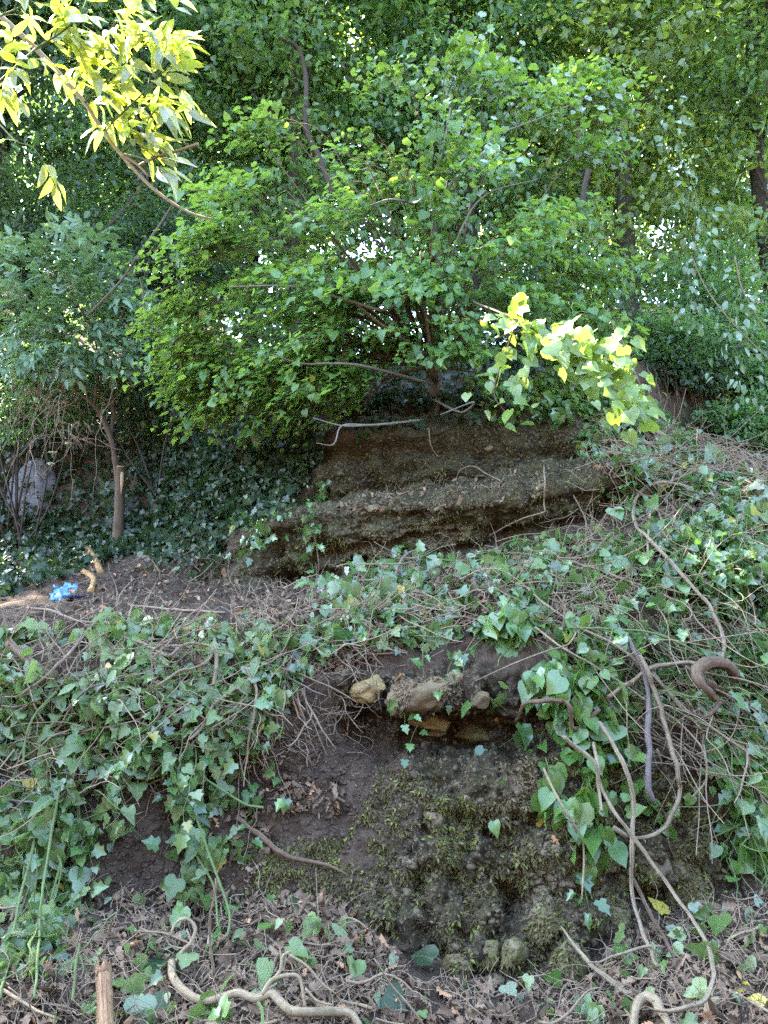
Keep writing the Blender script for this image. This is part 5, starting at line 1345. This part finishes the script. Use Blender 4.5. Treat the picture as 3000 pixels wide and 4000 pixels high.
for lab, x, y, s in [('big toothed green leaf behind the curl of the gnarled branch', 680, 3640, .15), ('big dark leaf under the bend of the gnarled branch', 640, 3830, .15), ('big dark leaf at the bottom edge left of the gnarled branch', 560, 3960, .15), ('single round leaf by the lower right vine', 2695, 3770, .11), ('pale leaf on the litter below the straight vine', 2440, 3795, .10), ('glossy leaf on the dead leaf heap', 1130, 3590, .10), ('green leaf standing on the litter by the leaf heap', 1030, 3680, .10), ('pale leaf on the litter at the bottom middle', 2200, 3870, .10), ('upright dark green leaf in the litter at the bottom', 1680, 3800, .14), ('green leaf at the bottom edge below the diagonal vine', 2350, 3960, .10), ('grey green leaf in the litter below the mossy rocks', 2010, 3900, .09), ('dark leaf near the bottom edge right of the gnarled branch', 1480, 3930, .12)]:
    fallen(lab, x, y, s * .85, M['ivy_dark_shade' if 'dark' in lab or 'glossy' in lab else 'vineleaf'], LOBED if 'tooth' in lab else HEART, .06, name='green_leaf')
for poly, n, lab in ((FOOT, 80, 'dry brown leaf on the litter at the foot of the bank'), (HEAP, 20, 'curled dead leaf on top of the leaf heap'), (BROW, 30, 'dry brown leaf among the stems on the brow')):
    x0, x1 = min(p[0] for p in poly), max(p[0] for p in poly); y0, y1 = min(p[1] for p in poly), max(p[1] for p in poly)
    k = 0
    while k < n:
        x, y = rng.uniform(x0, x1), rng.uniform(y0, y1)
        if inpoly([x], [y], poly)[0]: fallen(lab, x, y, rng.uniform(.06, .1), M['dead'], DEAD, .03, lab.replace('dry brown leaf', 'dry leaves').replace('curled dead leaf', 'dead leaves')); k += 1
# blue plastic scrap on the terrace
h, n = cast(250, 2320)
t = thing('plastic_scrap', 'crumpled torn pale blue plastic bag on the terrace at the left', 'plastic bag', h)
def crumple(c, w_, hh, seed, rot):
    nx, ny = 12, 9
    U, W = np.meshgrid(np.linspace(-1, 1, nx), np.linspace(0, 1, ny))
    edge = 1 + .35 * vnoise(np.stack([U.ravel() * 3, W.ravel() * 3, np.full(U.size, seed)], 1), seed).reshape(U.shape)
    x = U * w_ * edge; z = W * hh * edge
    y = .06 * fbm(np.stack([U.ravel() * 2.2, W.ravel() * 2.2, np.full(U.size, seed * 2.)], 1), 3, seed).reshape(U.shape)
    cc, ss = math.cos(rot), math.sin(rot)
    V = np.stack([x * cc - z * ss, y, x * ss + z * cc], -1).reshape(-1, 3) + c
    i = np.arange(nx * ny).reshape(ny, nx)
    q = np.stack([i[:-1, :-1], i[:-1, 1:], i[1:, 1:], i[1:, :-1]], -1).reshape(-1, 4)
    return V, np.concatenate([q[:, :3], q[:, [0, 2, 3]]])
up = unit(CAM - h)
for nm, x, y, w_, hh, rot, mt in [('sheet', 235, 2345, .08, .09, .35, 'blue'), ('flap', 285, 2310, .045, .07, .2, 'blue'), ('corner', 218, 2318, .04, .06, -.2, 'blue'), ('dark_strip', 300, 2338, .08, .02, .1, 'darkblue')]:
    a = Acc(); V, F = crumple(hit(x, y, .10), w_, hh, int(x), rot); a.add(V, F); a.build(nm, M[mt], t, h, True)

# ------------------------------------------------------------------ a label of its own for each stick, strand and fallen leaf
LAND = [(2780,2640,'the curled brown vine'),(2535,2850,'the grey hanging branch'),(2640,3160,'the wide looping vine'),(2470,3500,'the straight hanging vine'),(2780,3800,'the vine curling along the ground'),(2360,3820,'the diagonal vine'),(2560,3910,'the bent thick root'),(2790,3930,'the forked stub'),(2180,2740,'the twisted scaly root'),(2240,3300,'the thin pale hanging stick'),(2700,3480,'the large dark boulder'),(1440,2690,'the round tan boulder'),(1680,2815,'the ochre slab'),(1590,2190,'the pale arching stem'),(1370,2280,'the bushy ivy clump'),(640,2560,'the bow shaped dead branch'),(840,2580,'the upright pale stick'),(130,2590,'the broken log'),(250,2320,'the blue plastic'),(740,2465,'the rotten orange log'),(1150,3350,'the brown root on the soil'),(410,3900,'the splintered stake'),(720,3620,'the curl of the gnarled branch'),(950,3890,'the middle of the gnarled branch'),(1300,3955,'the thick end of the gnarled branch'),(1130,3590,'the dead leaf heap'),(890,3560,'the looping green stem'),(2600,1730,'the cut vine trunk'),(2700,1830,'the pale arched vine'),(2700,2290,'the long ridged vine'),(2540,2050,'the pale twisted vine'),(2450,2270,'the grey green vine'),(1750,2300,'the pale root end'),(1500,2450,'the middle of the brow'),(1900,2350,'the hump of the brow'),(2950,2300,'the orange leaf on the ivy'),(2950,2950,'the hanging heart leaves'),(1700,3800,'the upright dark leaf'),(2010,3900,'the foot of the mossy rocks'),(200,3300,'the green stalks'),(560,2900,'the bare soil patch'),(1050,2750,'the roots over the bare soil'),(300,2900,'the bright hooked stalk'),(100,3750,'the tallest green stalk'),(2980,3700,'the right edge of the litter')]
by = {}
for o in col.objects:
    if o.parent is None and o.get('group') and o.get('category') in ('stick', 'vine', 'plant', 'leaf'): by.setdefault(o['label'], []).append(o)
for lab, L in by.items():
    if len(L) < 5: continue
    inf = []
    for o in L:
        me = o.data if o.type == 'MESH' else next(c for c in o.children if c.name.startswith('stem')).data
        co = np.array([v.co[:] for v in me.vertices]) @ np.array(o.matrix_basis.to_3x3()).T + np.array(o.location)
        inf.append((co.mean(0), np.linalg.norm(co.max(0) - co.min(0)), me.materials[0].name, len(o.children)))
    slope = []
    for o in L:
        me = o.data if o.type == 'MESH' else next(c for c in o.children if c.name.startswith('stem')).data
        q0, q1 = me.vertices[0].co, me.vertices[len(me.vertices) - 1].co
        v_ = q1 - q0; slope.append(abs(v_.z) / max(v_.length, 1e-6))
    sizes = np.array([i[1] for i in inf]); qs = np.quantile(sizes, [.25, .5, .75])
    for o, (c, sz, mt, nch) in zip(L, inf):
        px, row = proj(c); px, row = px[0], row[0]
        k = min(range(len(LAND)), key=lambda q: (LAND[q][0] - px) ** 2 + (LAND[q][1] - row) ** 2)
        dx, dy = px - LAND[k][0], row - LAND[k][1]
        rel = ('across' if abs(dx) + abs(dy) < 60 and o['category'] != 'leaf' else 'beside' if abs(dx) > abs(dy) * 1.4 else 'below' if dy > 0 else 'above')
        far = '' if abs(dx) + abs(dy) < 170 else 'well '
        if far and rel in ('across', 'beside'): far, rel = '', 'some way from'
        size = ['smallest', 'short', 'long', 'longest'][int(np.searchsorted(qs, sz))].replace('smallest', 'very short').replace('longest', 'very long')
        lean_ = (co_z := c[2]) * 0 + slope.pop(0)
        size = size + (', steep' if lean_ > .7 else ', slanting' if lean_ > .3 else ', level') * (o['category'] in ('stick', 'vine') and len(o.children) == 0)
        tone = {'dry_stick_bark': 'tan', 'dry_vine_bark': 'streaked brown', 'grey_purple_bark': 'grey', 'tan_branch_bark': 'smooth tan'}.get(mt, '')
        if o['category'] == 'leaf':
            o['label'] = f"{size.replace('very short', 'tiny').replace('short', 'small').replace('very long', 'largest').replace('long', 'large')} {'curled dead' if 'curled' in lab else 'dry brown'} leaf {far}{rel} {LAND[k][2]}"
        elif o['category'] == 'stick': o['label'] = f"{size} {tone} dry stick {far}{rel} {LAND[k][2]}"
        elif len(o.children) == 0: o['label'] = f"{size} {tone} bare vine {far}{rel} {LAND[k][2]}"
        else:
            kind = 'heart leaved strand' if 'heart' in lab else 'wilted herb' if 'herb' in lab else 'ivy strand'
            o['label'] = f"{size} {kind} of {nch - 1} leaves {far}{rel} {LAND[k][2]}"

same = {}
for o in col.objects:
    if o.parent is None and o.get('group') and o.get('label'): same.setdefault(o['label'], []).append(o)
for lab, L in same.items():
    if 1 < len(L) < 8 and L[0]['category'] in ('stick', 'vine', 'plant', 'leaf'):
        L.sort(key=lambda o: -o.location.z)
        for k, o in enumerate(L):
            word = 'uppermost' if k == 0 else 'lowest' if k == len(L) - 1 else ['second', 'third', 'fourth', 'fifth', 'sixth'][k - 1] + ' highest'
            o['label'] = word + ' ' + lab
